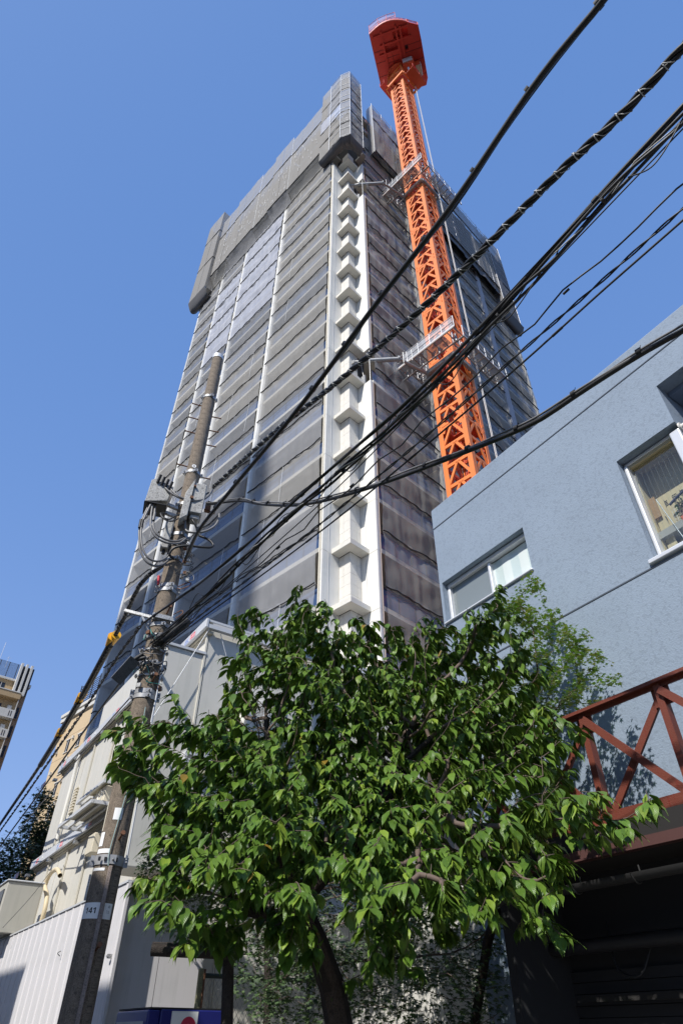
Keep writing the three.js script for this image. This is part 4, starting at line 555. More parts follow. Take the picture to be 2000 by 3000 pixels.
// ---------- far apartment blocks ----------
{
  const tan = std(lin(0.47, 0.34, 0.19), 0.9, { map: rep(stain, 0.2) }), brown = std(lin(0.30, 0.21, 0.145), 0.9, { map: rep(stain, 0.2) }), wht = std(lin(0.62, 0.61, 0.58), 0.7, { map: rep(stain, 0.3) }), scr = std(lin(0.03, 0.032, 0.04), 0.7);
  const aa = -27.65 * D2R, FA = { pos: V(105 * Math.sin(aa), 0, -105 * Math.cos(aa)), rot: 40 * D2R }; // x to the right along the front
  const A = (x, h, z) => V(x, h, z), ap = thing('apartment_block', 'tan apartment block with white balconies at the left edge', 'apartment building', FA);
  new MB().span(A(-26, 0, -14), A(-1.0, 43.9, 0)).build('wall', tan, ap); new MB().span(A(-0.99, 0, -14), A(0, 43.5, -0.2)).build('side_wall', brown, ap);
  new MB().span(A(-26, 43.9, -14), A(-0.9, 44.2, 0.25)).span(A(-0.89, 43.5, -14), A(0.2, 44.0, 0.1)).build('cornice', wht, ap);
  const ff = new MB(); for (let x = -26; x < -2; x += 1.3) ff.span(A(x - 0.04, 44.2, -0.1), A(x + 0.04, 46.7, 0.05)); for (let h = 44.4; h < 46.7; h += 0.15) ff.span(A(-26, h, -0.04), A(-1.2, h + 0.05, 0)); ff.build('roof_screen', scr, ap);
  for (let i = 0; i < 3; i++) new MB().round(A(-2.35 + i * 0.75, 41.8, 0.3), A(-2.0 + i * 0.75, 46.8, 0.75)).build('roof_fin', wht, ap);
  new MB().span(A(-1.95, 42.0, 0.02), A(-0.15, 46.5, 0.28)).build('fin_backing', scr, ap);
  new MB().rod(A(-5.2, 44, -2), A(-5.2, 50.5, -2), 0.035).rod(A(-4.2, 46, -1), A(-4.2, 48, -1), 0.03).rod(A(-4.5, 47.6, -1), A(-3.8, 47.8, -1), 0.02).build('aerial', M.galvWhite, ap);
  new MB().span(A(-4.6, 42.5, 0.0), A(-3.5, 43.3, 0.03)).build('window', M.winGlass, ap); new MB().span(A(-4.1, 42.5, 0.03), A(-4.03, 43.3, 0.07)).span(A(-4.66, 42.43, 0), A(-3.44, 42.5, 0.1)).build('window_frame', wht, ap);
  new MB().round(A(-26, 41.0, 0.02), A(-1.0, 41.9, 1.2)).build('top_balcony_band', tan, ap); new MB().span(A(-26, 41.902, 0), A(-0.95, 42.05, 1.26)).build('cornice', wht, ap);
  for (let f = 0; f < 13; f++) { const h = 38.2 - f * 2.9; new MB().round(A(-26, h - 0.2, 0.05), A(-1.0, h + 1.05, 1.2)).build('balcony', wht, ap); for (const x of [-1.9, -1.6]) new MB().span(A(x, h + 0.05, 1.201), A(x + 0.12, h + 0.85, 1.215)).build('balcony_slot', scr, ap); new MB().span(A(-5.6, h, 0.02), A(-3, h + 2.0, 0.06)).span(A(-9, h, 0.02), A(-6.4, h + 2.0, 0.06)).build('window', M.winGlass, ap); new MB().span(A(-2.2, h + 0.2, 0.3), A(-1.6, h + 1.8, 0.6)).build('divider', wht, ap); new MB().span(A(-1.15, h + 1.05, 1.0), A(-1.05, h + 2.7, 1.1)).build('balcony_post', wht, ap); new MB().span(A(-0.65, h + 0.3, -0.2), A(-0.3, h + 2.1, -0.16)).build('window', M.winGlass, ap); new MB().span(A(-0.72, h + 0.2, -0.16), A(-0.2, h + 0.3, 0.02)).build('window_sill', brown, ap); }
  const ba = -24.2 * D2R, FB = { pos: V(100 * Math.sin(ba), 0, -100 * Math.cos(ba)), rot: 44.262 * D2R }, B = (L, h, r) => V(r, h, -L); // L decreases to the right
  const t2 = std(lin(0.58, 0.45, 0.29), 0.9, { map: rep(stain, 0.2) }), b2 = thing('apartment_block', 'sunlit tan apartment wall with small windows beside the tower foot', 'apartment building', FB);
  new MB().span(B(0, 0, 0), B(-26, 37.2, 14)).build('wall', t2, b2); new MB().span(B(0.3, 37.2, -0.3), B(-26, 37.7, 14)).span(B(0.4, 37.95, -0.4), B(-26, 38.4, 14)).span(B(0, 37.7, 0), B(-26, 37.95, 14)).build('cornice', wht, b2);
  const sc = new MB(); for (let l = -2; l > -26; l -= 2) sc.span(B(l, 38.4, 0.4), B(l - 0.12, 42.6, 0.5)); for (let h = 38.7; h < 42.5; h += 0.35) sc.span(B(-2, h, 0.42), B(-26, h + 0.13, 0.46)); sc.build('roof_screen', scr, b2);
  for (let f = 0; f < 11; f++) { const h = 32.9 - f * 2.9; for (const l of [-3.6, -7.0, -12.5, -16]) { new MB().span(B(l, h - 0.9, -0.02), B(l - 1.0, h + 0.8, 0.0)).build('window', M.winGlass, b2); new MB().span(B(l + 0.15, h + 0.8, -0.12), B(l - 1.15, h + 0.95, 0.0)).span(B(l + 0.15, h - 1.0, -0.12), B(l - 1.15, h - 0.9, 0.0)).span(B(l - 0.45, h - 0.9, -0.06), B(l - 0.55, h + 0.8, -0.021)).build('window_frame', wht, b2); } new MB().span(B(-1.0, h - 0.5, -0.3), B(-1.4, h - 0.1, 0)).span(B(-5.4, h + 0.6, -0.25), B(-5.8, h + 1.0, 0)).build('vent_hood', wht, b2); new MB().span(B(0, h + 1.42, -0.008), B(-26, h + 1.47, 0)).build('wall_joint', brown, b2); }
}
// ---------- buildings behind the viewer whose shade falls into the view ----------
{
  const wl = std(lin(0.45, 0.43, 0.40), 0.9, { map: rep(stain, 0.2) });
  const FC = { pos: V(-58.1, 0, 42.6), rot: Math.atan2(-0.373, 0.579) }, tb = thing('slab_block', 'tall slab block far behind the viewer, shading the lower left of the tower', 'apartment building', FC);
  new MB().span(V(-11, 0, 0), V(4.2, 121, 12)).span(V(4.22, 0, 1), V(7.4, 125, 8)).build('wall', wl, tb); for (let f = 1; f < 40; f++) new MB().span(V(-9, f * 3 - 2, -0.03), V(4.8, f * 3 - 0.5, -0.001)).build('window_band', M.winGlass, tb);
  const hs = thing('street_house', 'low house across the street whose shade falls on the hoarding', 'house', FS, S(11, 0, -6)); new MB().span(S(4.0, 0, -5.0), S(7.4, 11.4, -14)).span(S(12.0, 0, -5.0), S(34, 11.9, -14)).span(S(7.4, 0, -8), S(12.0, 4, -14)).build('wall', wl, hs);
  new MB().span(S(3.95, 11.4, -4.95), S(7.45, 11.5, -14.1)).span(S(11.95, 11.9, -4.95), S(34.1, 12.0, -14.1)).build('roof', wl, hs);
}
// ---------- utility pole and what hangs on it ----------
const FP = { pos: V(-2.853, 0, -8.747), rot: 18.05 * D2R }; // x to the right as seen from the street, z towards it
const Q = (a, h, d = 0) => V(a - 0.175, h, d), rad = (h) => 0.185 - 0.0052 * h;
{
  const pole = thing('utility_pole', 'grey-brown concrete utility pole carrying cables, boxes and step bolts', 'utility pole', FP);
  const sh = (h) => V(0.045 * (h - 7) / 7, h, 0);           // the pole leans a touch
  new MB().add(new THREE.CylinderGeometry(rad(13.55), rad(0), 13.55, 28, 8).translate(0, 6.775, 0)).build('shaft', M.concrete, pole).rotation.z = 0;
  new MB().add(new THREE.CylinderGeometry(rad(13.6) + 0.008, rad(13.5) + 0.008, 0.12, 28).translate(0, 13.56, 0)).build('cap', M.galvWhite, pole);
  const band = (h, w = 0.06, mat = M.galv) => { const r = rad(h) + 0.012, m = new MB(); m.add(new THREE.CylinderGeometry(r, r, w, 28, 1, true).translate(0, h, 0)); for (const s of [-1, 1]) m.box(V(s * (r + 0.02), h, 0.03), 0.05, w, 0.03).rod(V(s * (r + 0.02), h, -0.03), V(s * (r + 0.02), h, 0.09), 0.012); m.box(V(0.04, h, r + 0.01), 0.07, w * 0.9, 0.03).rod(V(0.03, h - 0.01, r), V(0.05, h, r + 0.07), 0.012); return m.build('band', mat, pole); };
  const shellMat = new THREE.MeshStandardMaterial({ color: lin(0.36, 0.36, 0.36), roughness: 0.5, metalness: 0.4, side: THREE.DoubleSide });
  for (const h of [12.1, 9.87, 9.05, 8.35, 7.82, 7.28, 7.2, 6.55, 6.35, 5.9, 5.45, 5.38]) band(h, 0.065, shellMat);
  for (const h of [8.1, 5.7, 6.12]) band(h, 0.03, shellMat); band(3.27, 0.11, shellMat); for (const a of [-0.12, -0.05, 0.02, 0.08]) new MB().box(V(a, 3.27, 0.182), 0.03, 0.045, 0.012).build('band_slot', M.black, pole);
  const bolt = (s, h, len = 0.2, z = 0) => new MB().rod(V(s * rad(h) * 0.95, h, z), V(s * (rad(h) + len), h + 0.01, z), 0.0135).rod(V(s * (rad(h) + len - 0.012), h + 0.01, z), V(s * (rad(h) + len), h + 0.01, z), 0.02, 0.02, CYL10).build('step_bolt', M.rust, pole);
  for (const h of [11.85, 11.42, 11.0, 10.06]) bolt(-1, h); for (const h of [11.6, 11.18, 10.75, 9.86]) bolt(1, h);
  for (const [h, z] of [[3.5, 1], [2.36, 1], [6.75, 1], [5.6, 1]]) new MB().rod(V(0.06, h, rad(h) - 0.02), V(0.09, h + 0.04, rad(h) + 0.17), 0.014).rod(V(0.087, h + 0.035, rad(h) + 0.155), V(0.092, h + 0.042, rad(h) + 0.18), 0.028, 0.028, CYL10).build('step_bolt', M.rust, pole);
  for (const [a, h] of [[0.30, 7.3], [0.26, 6.75]]) new MB().tube([V(0.13, h + 0.02, 0.05), V(a + 0.02, h + 0.12, 0.1), V(a + 0.04, h + 0.05, 0.14), V(0.2, h - 0.06, 0.14), V(0.14, h - 0.02, 0.08)], 0.009, 20, 5).build('step_loop', M.rust, pole);
  new MB().rod(V(0.155, 7.05, 0.1), V(0.155, 5.0, 0.15), 0.011).rod(V(0.14, 6.5, 0.12), V(0.2, 3.3, 0.06), 0.012).build('conduit_rod', M.galvWhite, pole);
  new MB().tube([V(0.04, 5.2, 0.17), V(0.06, 4.4, 0.18), V(0.02, 3.9, 0.18), V(-0.02, 3.3, 0.19), V(0.0, 3.2, 0.19)], 0.007, 30, 5).build('earth_wire', std(lin(0.30, 0.40, 0.38), 0.6), pole);
  new MB().round(V(0.005, 0, 0.175), V(0.055, 3.2, 0.215), 0.01).build('cable_guard', std(lin(0.33, 0.27, 0.24), 0.6, { map: rep(speck, 3) }), pole);
  new MB().round(V(-0.195, 2.85, 0.02), V(-0.17, 3.12, 0.06), 0.005).build('side_strip', M.galv, pole);
  const arc = (h0, h1, a0, a1, mat, name) => { const n = 10, r = rad((h0 + h1) / 2) + 0.004; return sheet(name, grid(n, 1, (u, v) => { const a = a0 + (a1 - a0) * u; return V(r * Math.sin(a), h0 + (h1 - h0) * v, r * Math.cos(a)); }), mat, pole); };
  const plate = (txt, small) => print(0.2, 0.15, (x, w, h) => { x.fillStyle = '#ecebe6'; x.fillRect(0, 0, w, h); x.fillStyle = '#1b1b1b'; x.textBaseline = 'middle'; if (small) { x.font = Math.round(h * 0.26) + 'px sans-serif'; x.fillText('4M', w * 0.42, h * 0.22); x.fillText('7.10', w * 0.30, h * 0.56); } else { x.font = 'bold ' + Math.round(h * 0.5) + 'px sans-serif'; x.fillText(txt, w * 0.28, h * 0.5); } }, 900);
  arc(2.66, 2.82, -1.35, 0.02, std(lin(1, 1, 1), 0.6, { map: plate('141') }), 'number_plate').userData.label = 'white plate reading 141';
  arc(2.66, 2.82, 0.32, 0.98, std(lin(1, 1, 1), 0.6, { map: plate('', true) }), 'date_plate');
  arc(3.72, 3.86, -0.42, 0.22, M.paper, 'paper_label'); arc(3.42, 3.58, -1.25, -0.8, M.paper, 'paper_label'); arc(3.34, 3.39, -1.2, -0.1, M.paper, 'paper_label'); arc(3.15, 3.18, -1.2, -0.2, M.paper, 'paper_label'); arc(3.6, 3.95, -1.35, -1.15, M.cream, 'paper_label');
  new MB().add(new THREE.RingGeometry(0.018, 0.04, 20).translate(-0.01, 9.98, rad(9.98) + 0.012)).build('sight_mark', M.paper, pole);
  new MB().beam(V(-0.58, 6.75, 0.02), V(-0.02, 6.62, 0.15), 0.045, 0.045).build('arm', M.galv, pole); new MB().beam(V(-0.3, 6.64, 0.12), V(-0.12, 6.38, 0.12), 0.03, 0.03, V(0, 0, 1)).build('arm_brace', M.galv, pole); new MB().beam(V(-0.15, 6.66, 0.19), V(0.2, 6.63, 0.19), 0.05, 0.07).build('arm_clamp', M.galv, pole);
}
{ // boxes on the pole, each with what is fixed to it
  const b1 = thing('switch_box', 'grey slanted switch box held out left of the pole', 'electrical box', FP, Q(-0.35, 9.05, 0.1));
  const m = new MB(); m.extrude([[-0.52, 8.83], [-0.17, 8.93], [-0.12, 9.27], [-0.42, 9.40], [-0.50, 9.33]].map(([a, h]) => [a - 0.175, h]), 0.34, new THREE.Matrix4().makeTranslation(0, 0, -0.1), 0.01); m.build('case', M.boxGrey, b1);
  new MB().round(Q(-0.54, 8.80, -0.12), Q(-0.15, 8.83, 0.26)).build('base_plate', M.black, b1);
  for (let i = 0; i < 4; i++) new MB().rod(Q(-0.40 + i * 0.075, 9.28 - i * 0.03, 0.26), Q(-0.37 + i * 0.075, 9.42 - i * 0.035, 0.33), 0.027, 0.024, CYL10).build('bushing', M.black, b1);
  new MB().beam(Q(-0.15, 9.02, 0.02), Q(0.2, 8.93, 0.02), 0.06, 0.06).beam(Q(-0.2, 8.84, 0.02), Q(0.2, 8.75, 0.02), 0.06, 0.06).build('bracket', M.galv, b1);
  const b2 = thing('transformer_box', 'whitish ribbed equipment box on the right of the pole', 'electrical box', FP, Q(0.3, 8.9, 0.2));
  new MB().extrude([[0.11, 8.5], [0.22, 8.62], [0.24, 9.47], [0.13, 9.1]].map(([a, h]) => [a - 0.175, h]), 0.3, new THREE.Matrix4().makeTranslation(0, 0, 0.05), 0.012).build('front_plate', M.boxGrey, b2);
  new MB().round(Q(0.245, 8.72, 0.02), Q(0.47, 9.42, 0.33), 0.02).build('case', M.boxGrey, b2); new MB().round(Q(0.27, 8.62, 0.08), Q(0.44, 8.72, 0.28), 0.03).build('outlet', M.boxGrey, b2);
  new MB().box(Q(0.56, 9.08, 0.1), 0.1, 0.18, 0.1).rod(Q(0.5, 9.0, 0.12), Q(0.7, 8.96, 0.12), 0.02).rod(Q(0.55, 9.2, 0.12), Q(0.66, 9.12, 0.2), 0.02).box(Q(0.24, 9.02, 0.36), 0.06, 0.05, 0.04).box(Q(0.26, 9.3, 0.36), 0.04, 0.03, 0.04).build('clamp', M.rust, b2);
  const b3 = thing('meter_box', 'narrow whitish box low on the left of the pole', 'electrical box', FP, Q(-0.04, 8.2, 0));
  new MB().round(Q(-0.10, 7.98, 0.0), Q(0.03, 8.56, 0.16), 0.02).build('case', M.boxGrey, b3); new MB().rod(Q(-0.03, 7.9, 0.08), Q(-0.03, 7.98, 0.08), 0.03, 0.03, CYL10).build('outlet', M.black, b3);
  const loops = [[[-0.26, 9.31], [-0.19, 9.2], [-0.02, 9.04], [0.15, 8.99], [0.31, 9.06], [0.45, 9.23], [0.58, 9.45]], [[-0.3, 9.33], [-0.26, 9.22], [-0.13, 9.08], [0.03, 8.99], [0.22, 8.98], [0.44, 9.08], [0.54, 9.25], [0.58, 9.43]], [[-0.22, 9.33], [-0.12, 9.15], [0.0, 9.02], [0.2, 8.96], [0.4, 9.03], [0.52, 9.2], [0.57, 9.41]], [[-0.34, 8.8], [-0.31, 8.49], [-0.27, 8.25], [-0.17, 8.1], [0, 8.05], [0.15, 8.1], [0.26, 8.23]], [[-0.39, 8.8], [-0.36, 8.48], [-0.31, 8.22], [-0.18, 8.03], [0, 7.98], [0.19, 8.05], [0.29, 8.22]], [[-0.42, 8.8], [-0.47, 8.28], [-0.42, 7.95], [-0.34, 7.72], [-0.22, 7.58], [-0.1, 7.57], [0.01, 7.67], [0.08, 7.82]], [[-0.45, 8.8], [-0.5, 8.28], [-0.45, 7.97], [-0.36, 7.68], [-0.24, 7.53], [-0.11, 7.5], [-0.01, 7.57], [0.08, 7.72]], [[0.21, 8.6], [0.27, 8.34], [0.39, 8.3], [0.56, 8.35], [0.72, 8.52], [0.78, 8.73], [0.78, 8.9]], [[0.17, 7.74], [0.08, 7.78], [0.12, 7.89], [0.33, 7.98], [0.57, 8.0], [0.72, 8.04], [0.76, 8.11], [0.68, 8.23], [0.5, 8.32]], [[0.29, 8.7], [0.34, 8.57], [0.42, 8.44], [0.48, 8.35]], [[-0.12, 8.67], [-0.22, 8.6], [-0.16, 8.49], [-0.06, 8.47], [0.04, 8.61], [0.14, 8.71]], [[-0.18, 8.66], [-0.2, 8.52], [-0.1, 8.42], [0.0, 8.45], [0.14, 8.66]]];
  const says = ['front one of the pale cable loops hung between switch box and twisted cable', 'lowest of the cable loops hung between switch box and twisted cable', 'rear cable loop hung between switch box and twisted cable', 'inner pale loop from the switch box base to the pole band', 'outer pale loop from the switch box base to the pole band', 'inner of two long loops hanging far left of the pole', 'outer of two long loops hanging far left of the pole', 'grey cable loop swung out right under the ribbed box', 'dark wide cable loop standing out right, lowest on the pole', 'short taped cable dropping from the ribbed box outlet', 'small black loop under the switch box', 'smaller black loop tucked below the switch box base'];
  loops.forEach((l, i) => { const c = thing('cable_loop', says[i], 'cable', FP, Q(l[0][0], l[0][1], 0.3)); new MB().tube(l.map(([a, h], j) => Q(a, h, 0.18 + 0.12 * Math.sin(j / (l.length - 1) * Math.PI) + 0.02 * (i % 3))), i >= 10 ? 0.013 : i === 7 || i === 8 ? 0.022 : 0.0185, 48, 8).build('sheath', i >= 8 ? M.cable : M.cableGrey, c); if (i === 5 || i === 6 || i === 3) { const [a, h] = l[1]; new MB().rod(Q(a - 0.004, h + 0.1, 0.27), Q(a + 0.004, h - 0.08, 0.275), 0.026, 0.026, CYL10).build('splice', i === 3 ? M.cableGrey : M.black, c); } });
  for (const [a, d, s, n] of [[V(0.24 - 0.175, 6.20, 0.26), V(0.30, 0.33, 0.1), 'ribbed black cable closure right of the pole over the white roof', 1], [V(-0.45, 5.55, 0.1), V(0.2, 0.32, 0.12), 'grey slab-like cable closure left of the pole above the leaves', 0]]) { const c = thing('cable_closure', s, 'cable closure', FP, a), e = a.clone().add(d); if (n) { new MB().rod(a, e, 0.075, 0.085, CYL24).build('body', M.black, c); new MB().rod(e, e.clone().addScaledVector(d, 0.12), 0.07, 0.05, CYL10).rod(a, a.clone().addScaledVector(d, -0.2), 0.06, 0.02, CYL10).build('end_cap', M.black, c); } else { new MB().beam(a, e, 0.17, 0.10, V(0.4, 0, 1)).build('body', std(lin(0.10, 0.10, 0.10), 0.6, { map: rep(speck, 4) }), c); new MB().rod(e, e.clone().add(V(0.1, 0.08, 0.05)), 0.035).rod(e.clone().add(V(0.03, 0, 0)), e.clone().add(V(0.14, 0.02, 0.06)), 0.03).build('end_cap', M.black, c); } }
  const tg = thing('wire_tangle', 'tangle of thin wires and clips wound round the pole at cable height', 'wires', FP, V(0, 6.2, 0)), r = rng(55), mats = [M.cable, M.cableGrey, M.cable, M.cableGrey, M.teal, M.cable, M.cable];
  for (let k = 0; k < 13; k++) { const p = [], h = 5.65 + 0.7 * r(), a0 = -1.6 + r(), n = 7; for (let i = 0; i < n; i++) { const a = a0 + i / n * (1.6 + 1.6 * r()), q = rad(h) + 0.02 + 0.09 * r(); p.push(V(q * Math.sin(a), h + (r() - 0.5) * 0.3, q * Math.cos(a))); } new MB().tube(p, 0.005 + 0.004 * r(), 26, 5).build('wire', mats[k % 7], tg); }
  for (let k = 0; k < 8; k++) { const a = -1.6 + 3.2 * r(), h = 5.5 + r() * 1.0; new MB().box(V((rad(h) + 0.05) * Math.sin(a), h, (rad(h) + 0.05) * Math.cos(a)), 0.04 + 0.05 * r(), 0.03 + 0.04 * r(), 0.04, a).build('clip', k % 3 ? M.galv : M.rust, tg); }
  const jn = thing('wire_tangle', 'tangle of clamps and short wires right of the pole below the cable loops', 'wires', FP, V(0.15, 7.6, 0)); for (let k = 0; k < 12; k++) { const c = V(0.12 + 0.2 * r(), 7.35 + 0.75 * r(), 0.16), p = []; for (let i = 0; i < 5; i++) p.push(c.clone().add(V((r() - 0.5) * 0.2, (r() - 0.5) * 0.28, r() * 0.1))); new MB().tube(p, 0.006, 20, 5).build('wire', k % 3 ? M.cable : M.cableGrey, jn); if (k % 2) new MB().box(c, 0.05, 0.06, 0.05, k).build('clip', k % 4 === 1 ? M.rust : M.galv, jn); }
  new MB().rod(V(-0.19, 7.42, 0.13), V(-0.17, 7.25, 0.14), 0.02, 0.02, CYL10).build('red_tag', std(lin(0.55, 0.02, 0.03), 0.5), jn);
}
// ---------- overhead cables ----------
function strand(m, pts, r, o = {}) {                        // o.n strands twisted round the path, o.off radius, o.turn metres a turn
  const c = new THREE.CatmullRomCurve3(pts, false, 'centripetal'), len = c.getLength(), n = o.n || 1, N = Math.max(24, Math.round(len * (n > 1 ? 9 : 3)));
  for (let k = 0; k < n; k++) { const p = []; for (let i = 0; i <= N; i++) { const u = i / N, q = c.getPointAt(u), d = c.getTangentAt(u), s = V(0, 1, 0).cross(d).normalize(), y = d.clone().cross(s), a = k / n * 6.2832 + (o.turn ? u * len / o.turn * 6.2832 : 0) + (o.wob ? 1.3 * vnoise(u * len * 1.7, k, 9) : 0), f = (o.off || 0) * (o.wob ? 0.6 + 0.8 * vnoise(u * len * 1.1, k + 4, 3) : 1); p.push(q.add(s.multiplyScalar(Math.cos(a) * f)).add(y.multiplyScalar(Math.sin(a) * f))); } m.add(new THREE.TubeGeometry(new THREE.CatmullRomCurve3(p), N * (n > 1 ? 2 : 2), r, 7, false)); }
  return { c, len };
}
function cable(label, pts, parts, ties) {                   // parts: [name, radius, material, options, shift]
  const P = pts.map((p) => V(...p)), c = thing('overhead_cable', label, 'cable', FW, P[0]); let path;
  for (const [name, r, mat, o, sh] of parts) { const m = new MB(); path = strand(m, sh ? P.map((p) => p.clone().add(V(...sh))) : P, r, o); m.build(name, mat, c); }
  if (ties) { const m = new MB(); for (let s = ties.from || 0.4; s < path.len - 0.3; s += ties.step) { const u = s / path.len, q = path.c.getPointAt(u), d = path.c.getTangentAt(u); m.rod(q.clone().addScaledVector(d, -ties.w / 2), q.clone().addScaledVector(d, ties.w / 2), ties.r, ties.r, CYL10); if (ties.tail) m.rod(q, q.clone().add(V(0.02, ties.r * 1.8, 0.02)), 0.003); } m.build('tie', ties.mat, c); }
  if (ties && ties.coil) { const m = new MB(), p = []; const N = Math.round(path.len * 22); for (let i = 0; i <= N; i++) { const u = i / N, q = path.c.getPointAt(u), d = path.c.getTangentAt(u), s = V(0, 1, 0).cross(d).normalize(), y = d.clone().cross(s), a = u * path.len / ties.coil * 6.2832; p.push(q.addScaledVector(s, Math.cos(a) * ties.cr).addScaledVector(y, Math.sin(a) * ties.cr)); } m.add(new THREE.TubeGeometry(new THREE.CatmullRomCurve3(p), N, 0.004, 4, false)); m.build('lashing', M.tie, c); }
  return c;
}
cable('thick black cable, uppermost, running from the pole to the top edge', [[-2.62, 7.8, -8.6], [-2.18, 7.61, -7.56], [-1.65, 7.54, -6.71], [-0.44, 7.36, -4.8], [0.37, 7.41, -3.52], [0.99, 7.39, -2.54], [1.59, 7.57, -1.6], [1.91, 7.47, -1.09], [4.54, 7.569999999999999, 3.07]], [['sheath', 0.028, M.cable, {}], ['messenger', 0.010, M.cable, { n: 1, off: 0.034, wob: 1 }, [0, 0.024, 0]]], { step: 0.7, w: 0.04, r: 0.041, mat: M.black, tail: 1 });
cable('twisted black cable with white lashing, second from the top', [[-2.36, 9.4, -8.55], [-0.96, 8.69, -6.46], [-0.15, 8.13, -5.22], [0.56, 7.71, -4.14], [1.18, 7.44, -3.2], [1.87, 7.22, -2.14], [2.15, 7.08, -1.71], [2.43, 7.06, -1.28], [5.17, 7.159999999999999, 2.89]], [['sheath', 0.0185, M.cable, { n: 3, off: 0.020, turn: 0.7 }]], { step: 0.2, w: 0.008, r: 0.0395, mat: M.tie, coil: 0.2, cr: 0.041, from: 0.5 });
cable('straight black cable on top of the thick bundle across the middle', [[-3.06,6.55,-8.57],[-2.16,6.34,-7.41],[-1.81,6.28,-6.96],[-1.28,6.23,-6.27],[-0.96,6.21,-5.86],[-0.56,6.22,-5.34],[-0.23,6.22,-4.92],[0.67,6.21,-3.77],[1.17,6.29,-3.11],[1.62,6.43,-2.54],[2.02,6.57,-2.02],[2.40,6.67,-1.53],[5.45,7.4,2.38]], [['sheath', 0.017, M.cable, {}], ['lashing', 0.004, M.cable, { off: 0.02, turn: 0.3 }]], { step: 1.3, w: 0.05, r: 0.024, mat: M.black, tail: 1 });
const bundle = cable('loose black cable bundle hanging just under the straight one', [[-2.86,6.17,-8.58],[-1.83,6.15,-7.20],[-1.22,6.2,-6.38],[-0.68,6.21,-5.66],[-0.36,6.2,-5.23],[0,6.17,-4.76],[0.68,6.17,-3.85],[1.18,6.25,-3.17],[1.62,6.37,-2.58],[2.01,6.49,-2.06],[2.38,6.56,-1.57],[5.36,7.1,2.42]], [['sheath', 0.0135, M.cable, { n: 3, off: 0.024, turn: 2.6, wob: 1 }], ['thin_wire', 0.005, M.tie, { n: 1, off: 0.03, turn: 0.9, wob: 1 }]], { step: 1.1, w: 0.02, r: 0.036, mat: M.black, tail: 1 });
{ const r = rng(8), c = new THREE.CatmullRomCurve3([[-2.3, 6.16, -7.8], [-1.22, 6.2, -6.38], [0, 6.17, -4.76], [1.18, 6.25, -3.17], [2.38, 6.56, -1.57]].map((p) => V(...p)), false, 'centripetal'); for (let i = 0; i < 11; i++) { const u = 0.04 + 0.09 * i, s = 0.05 + 0.03 * r(), a = c.getPointAt(u), b = c.getPointAt(Math.min(1, u + s)), m = a.clone().lerp(b, 0.5).add(V(0, (i % 3 === 0 ? 0.14 : -0.14) * (0.7 + 0.6 * r()), 0)), m2 = a.clone().lerp(m, 0.6).add(V(0, i % 3 === 0 ? 0.05 : -0.06, 0)); const l = new MB().tube([a, m2, m, b], 0.0055, 24, 5); l.build('stray_loop', M.cable, bundle); } }
cable('thin wavy black wire, first below the bundle', [[-2.73,6.17,-8.58],[-1.89,6.19,-7.50],[-1.39,6.18,-6.87],[-0.93,6.14,-6.28],[-0.26,6.14,-5.43],[0.83,6.2,-4.05],[1.37,6.26,-3.36],[1.85,6.31,-2.74],[2.46,6.36,-1.96],[5.55,6.7,1.97]], [['sheath', 0.0075, M.cable, { n: 1, off: 0.022, turn: 0.55, wob: 1 }]], { step: 1.4, w: 0.06, r: 0.011, mat: M.black });
cable('thin twisted pair of black wires, second below the bundle', [[-2.72,6.14,-8.58],[-1.88,6.11,-7.51],[-1.30,6.06,-6.77],[-0.57,6.0,-5.84],[0,5.98,-5.11],[0.81,6.0,-4.08],[1.47,6.06,-3.23],[1.95,6.1,-2.62],[2.42,6.15,-2.02],[5.50,6.5,1.91]], [['sheath', 0.007, M.cable, { n: 2, off: 0.009, turn: 0.5 }]]);
cable('thin straight black wire, lowest of the rising wires', [[-2.70,6.11,-8.58],[-1.88,6.04,-7.52],[-0.91,5.94,-6.29],[0,5.87,-5.12],[0.80,5.88,-4.09],[1.52,5.93,-3.17],[1.99,5.99,-2.56],[2.39,6.03,-2.05],[5.46,6.4,1.89]], [['sheath', 0.009, M.cable, {}]], { step: 1.7, w: 0.1, r: 0.012, mat: M.black });
cable('finest wire, just under the loose bundle', [[-2.76,6.19,-8.57],[-1.30,6.12,-6.63],[0,6.13,-4.91],[0.80,6.26,-3.83],[1.28,6.37,-3.20],[1.56,6.44,-2.83],[2.43,6.62,-1.67],[5.42,7.2,2.31]], [['sheath', 0.006, M.cable, {}]]);
cable('thick black cable sagging across the blue house wall', [[-2.44, 9.0, -8.6], [-1.75, 8.62, -8.05], [-1.26, 8.03, -7.45], [-0.64, 7.35, -6.68], [-0.25, 7.02, -6.21], [0.34, 6.6, -5.48], [0.98, 6.22, -4.69], [1.5, 5.94, -4.05], [1.73, 5.83, -3.76], [2.07, 5.81, -3.35], [2.38, 5.76, -2.96], [2.57, 5.71, -2.73], [5.06, 5.09, 0.34]], [['sheath', 0.024, M.cable, {}], ['messenger', 0.011, M.cableGrey, { n: 2, off: 0.018, turn: 3 }, [0, 0.024, 0.008]]], { step: 0.6, w: 0.04, r: 0.036, mat: M.black, tail: 1 });
const c8 = cable('black cable going left behind the pole, sleeved with yellow ended guards', [[-3.0, 8.0, -8.95], [-3.52, 7.87, -9.36], [-4.06, 7.67, -10.29], [-4.55, 7.45, -11.14], [-5.42, 7.24, -12.64], [-6.55, 7.06, -14.58], [-7.82, 7.01, -16.77], [-11.59, 7.16, -23.27], [-21.62, 7.56, -40.57]], [['sheath', 0.0245, M.cable, { n: 3, off: 0.018, turn: 1.2 }]], { step: 0.11, w: 0.012, r: 0.043, mat: M.cableGrey });
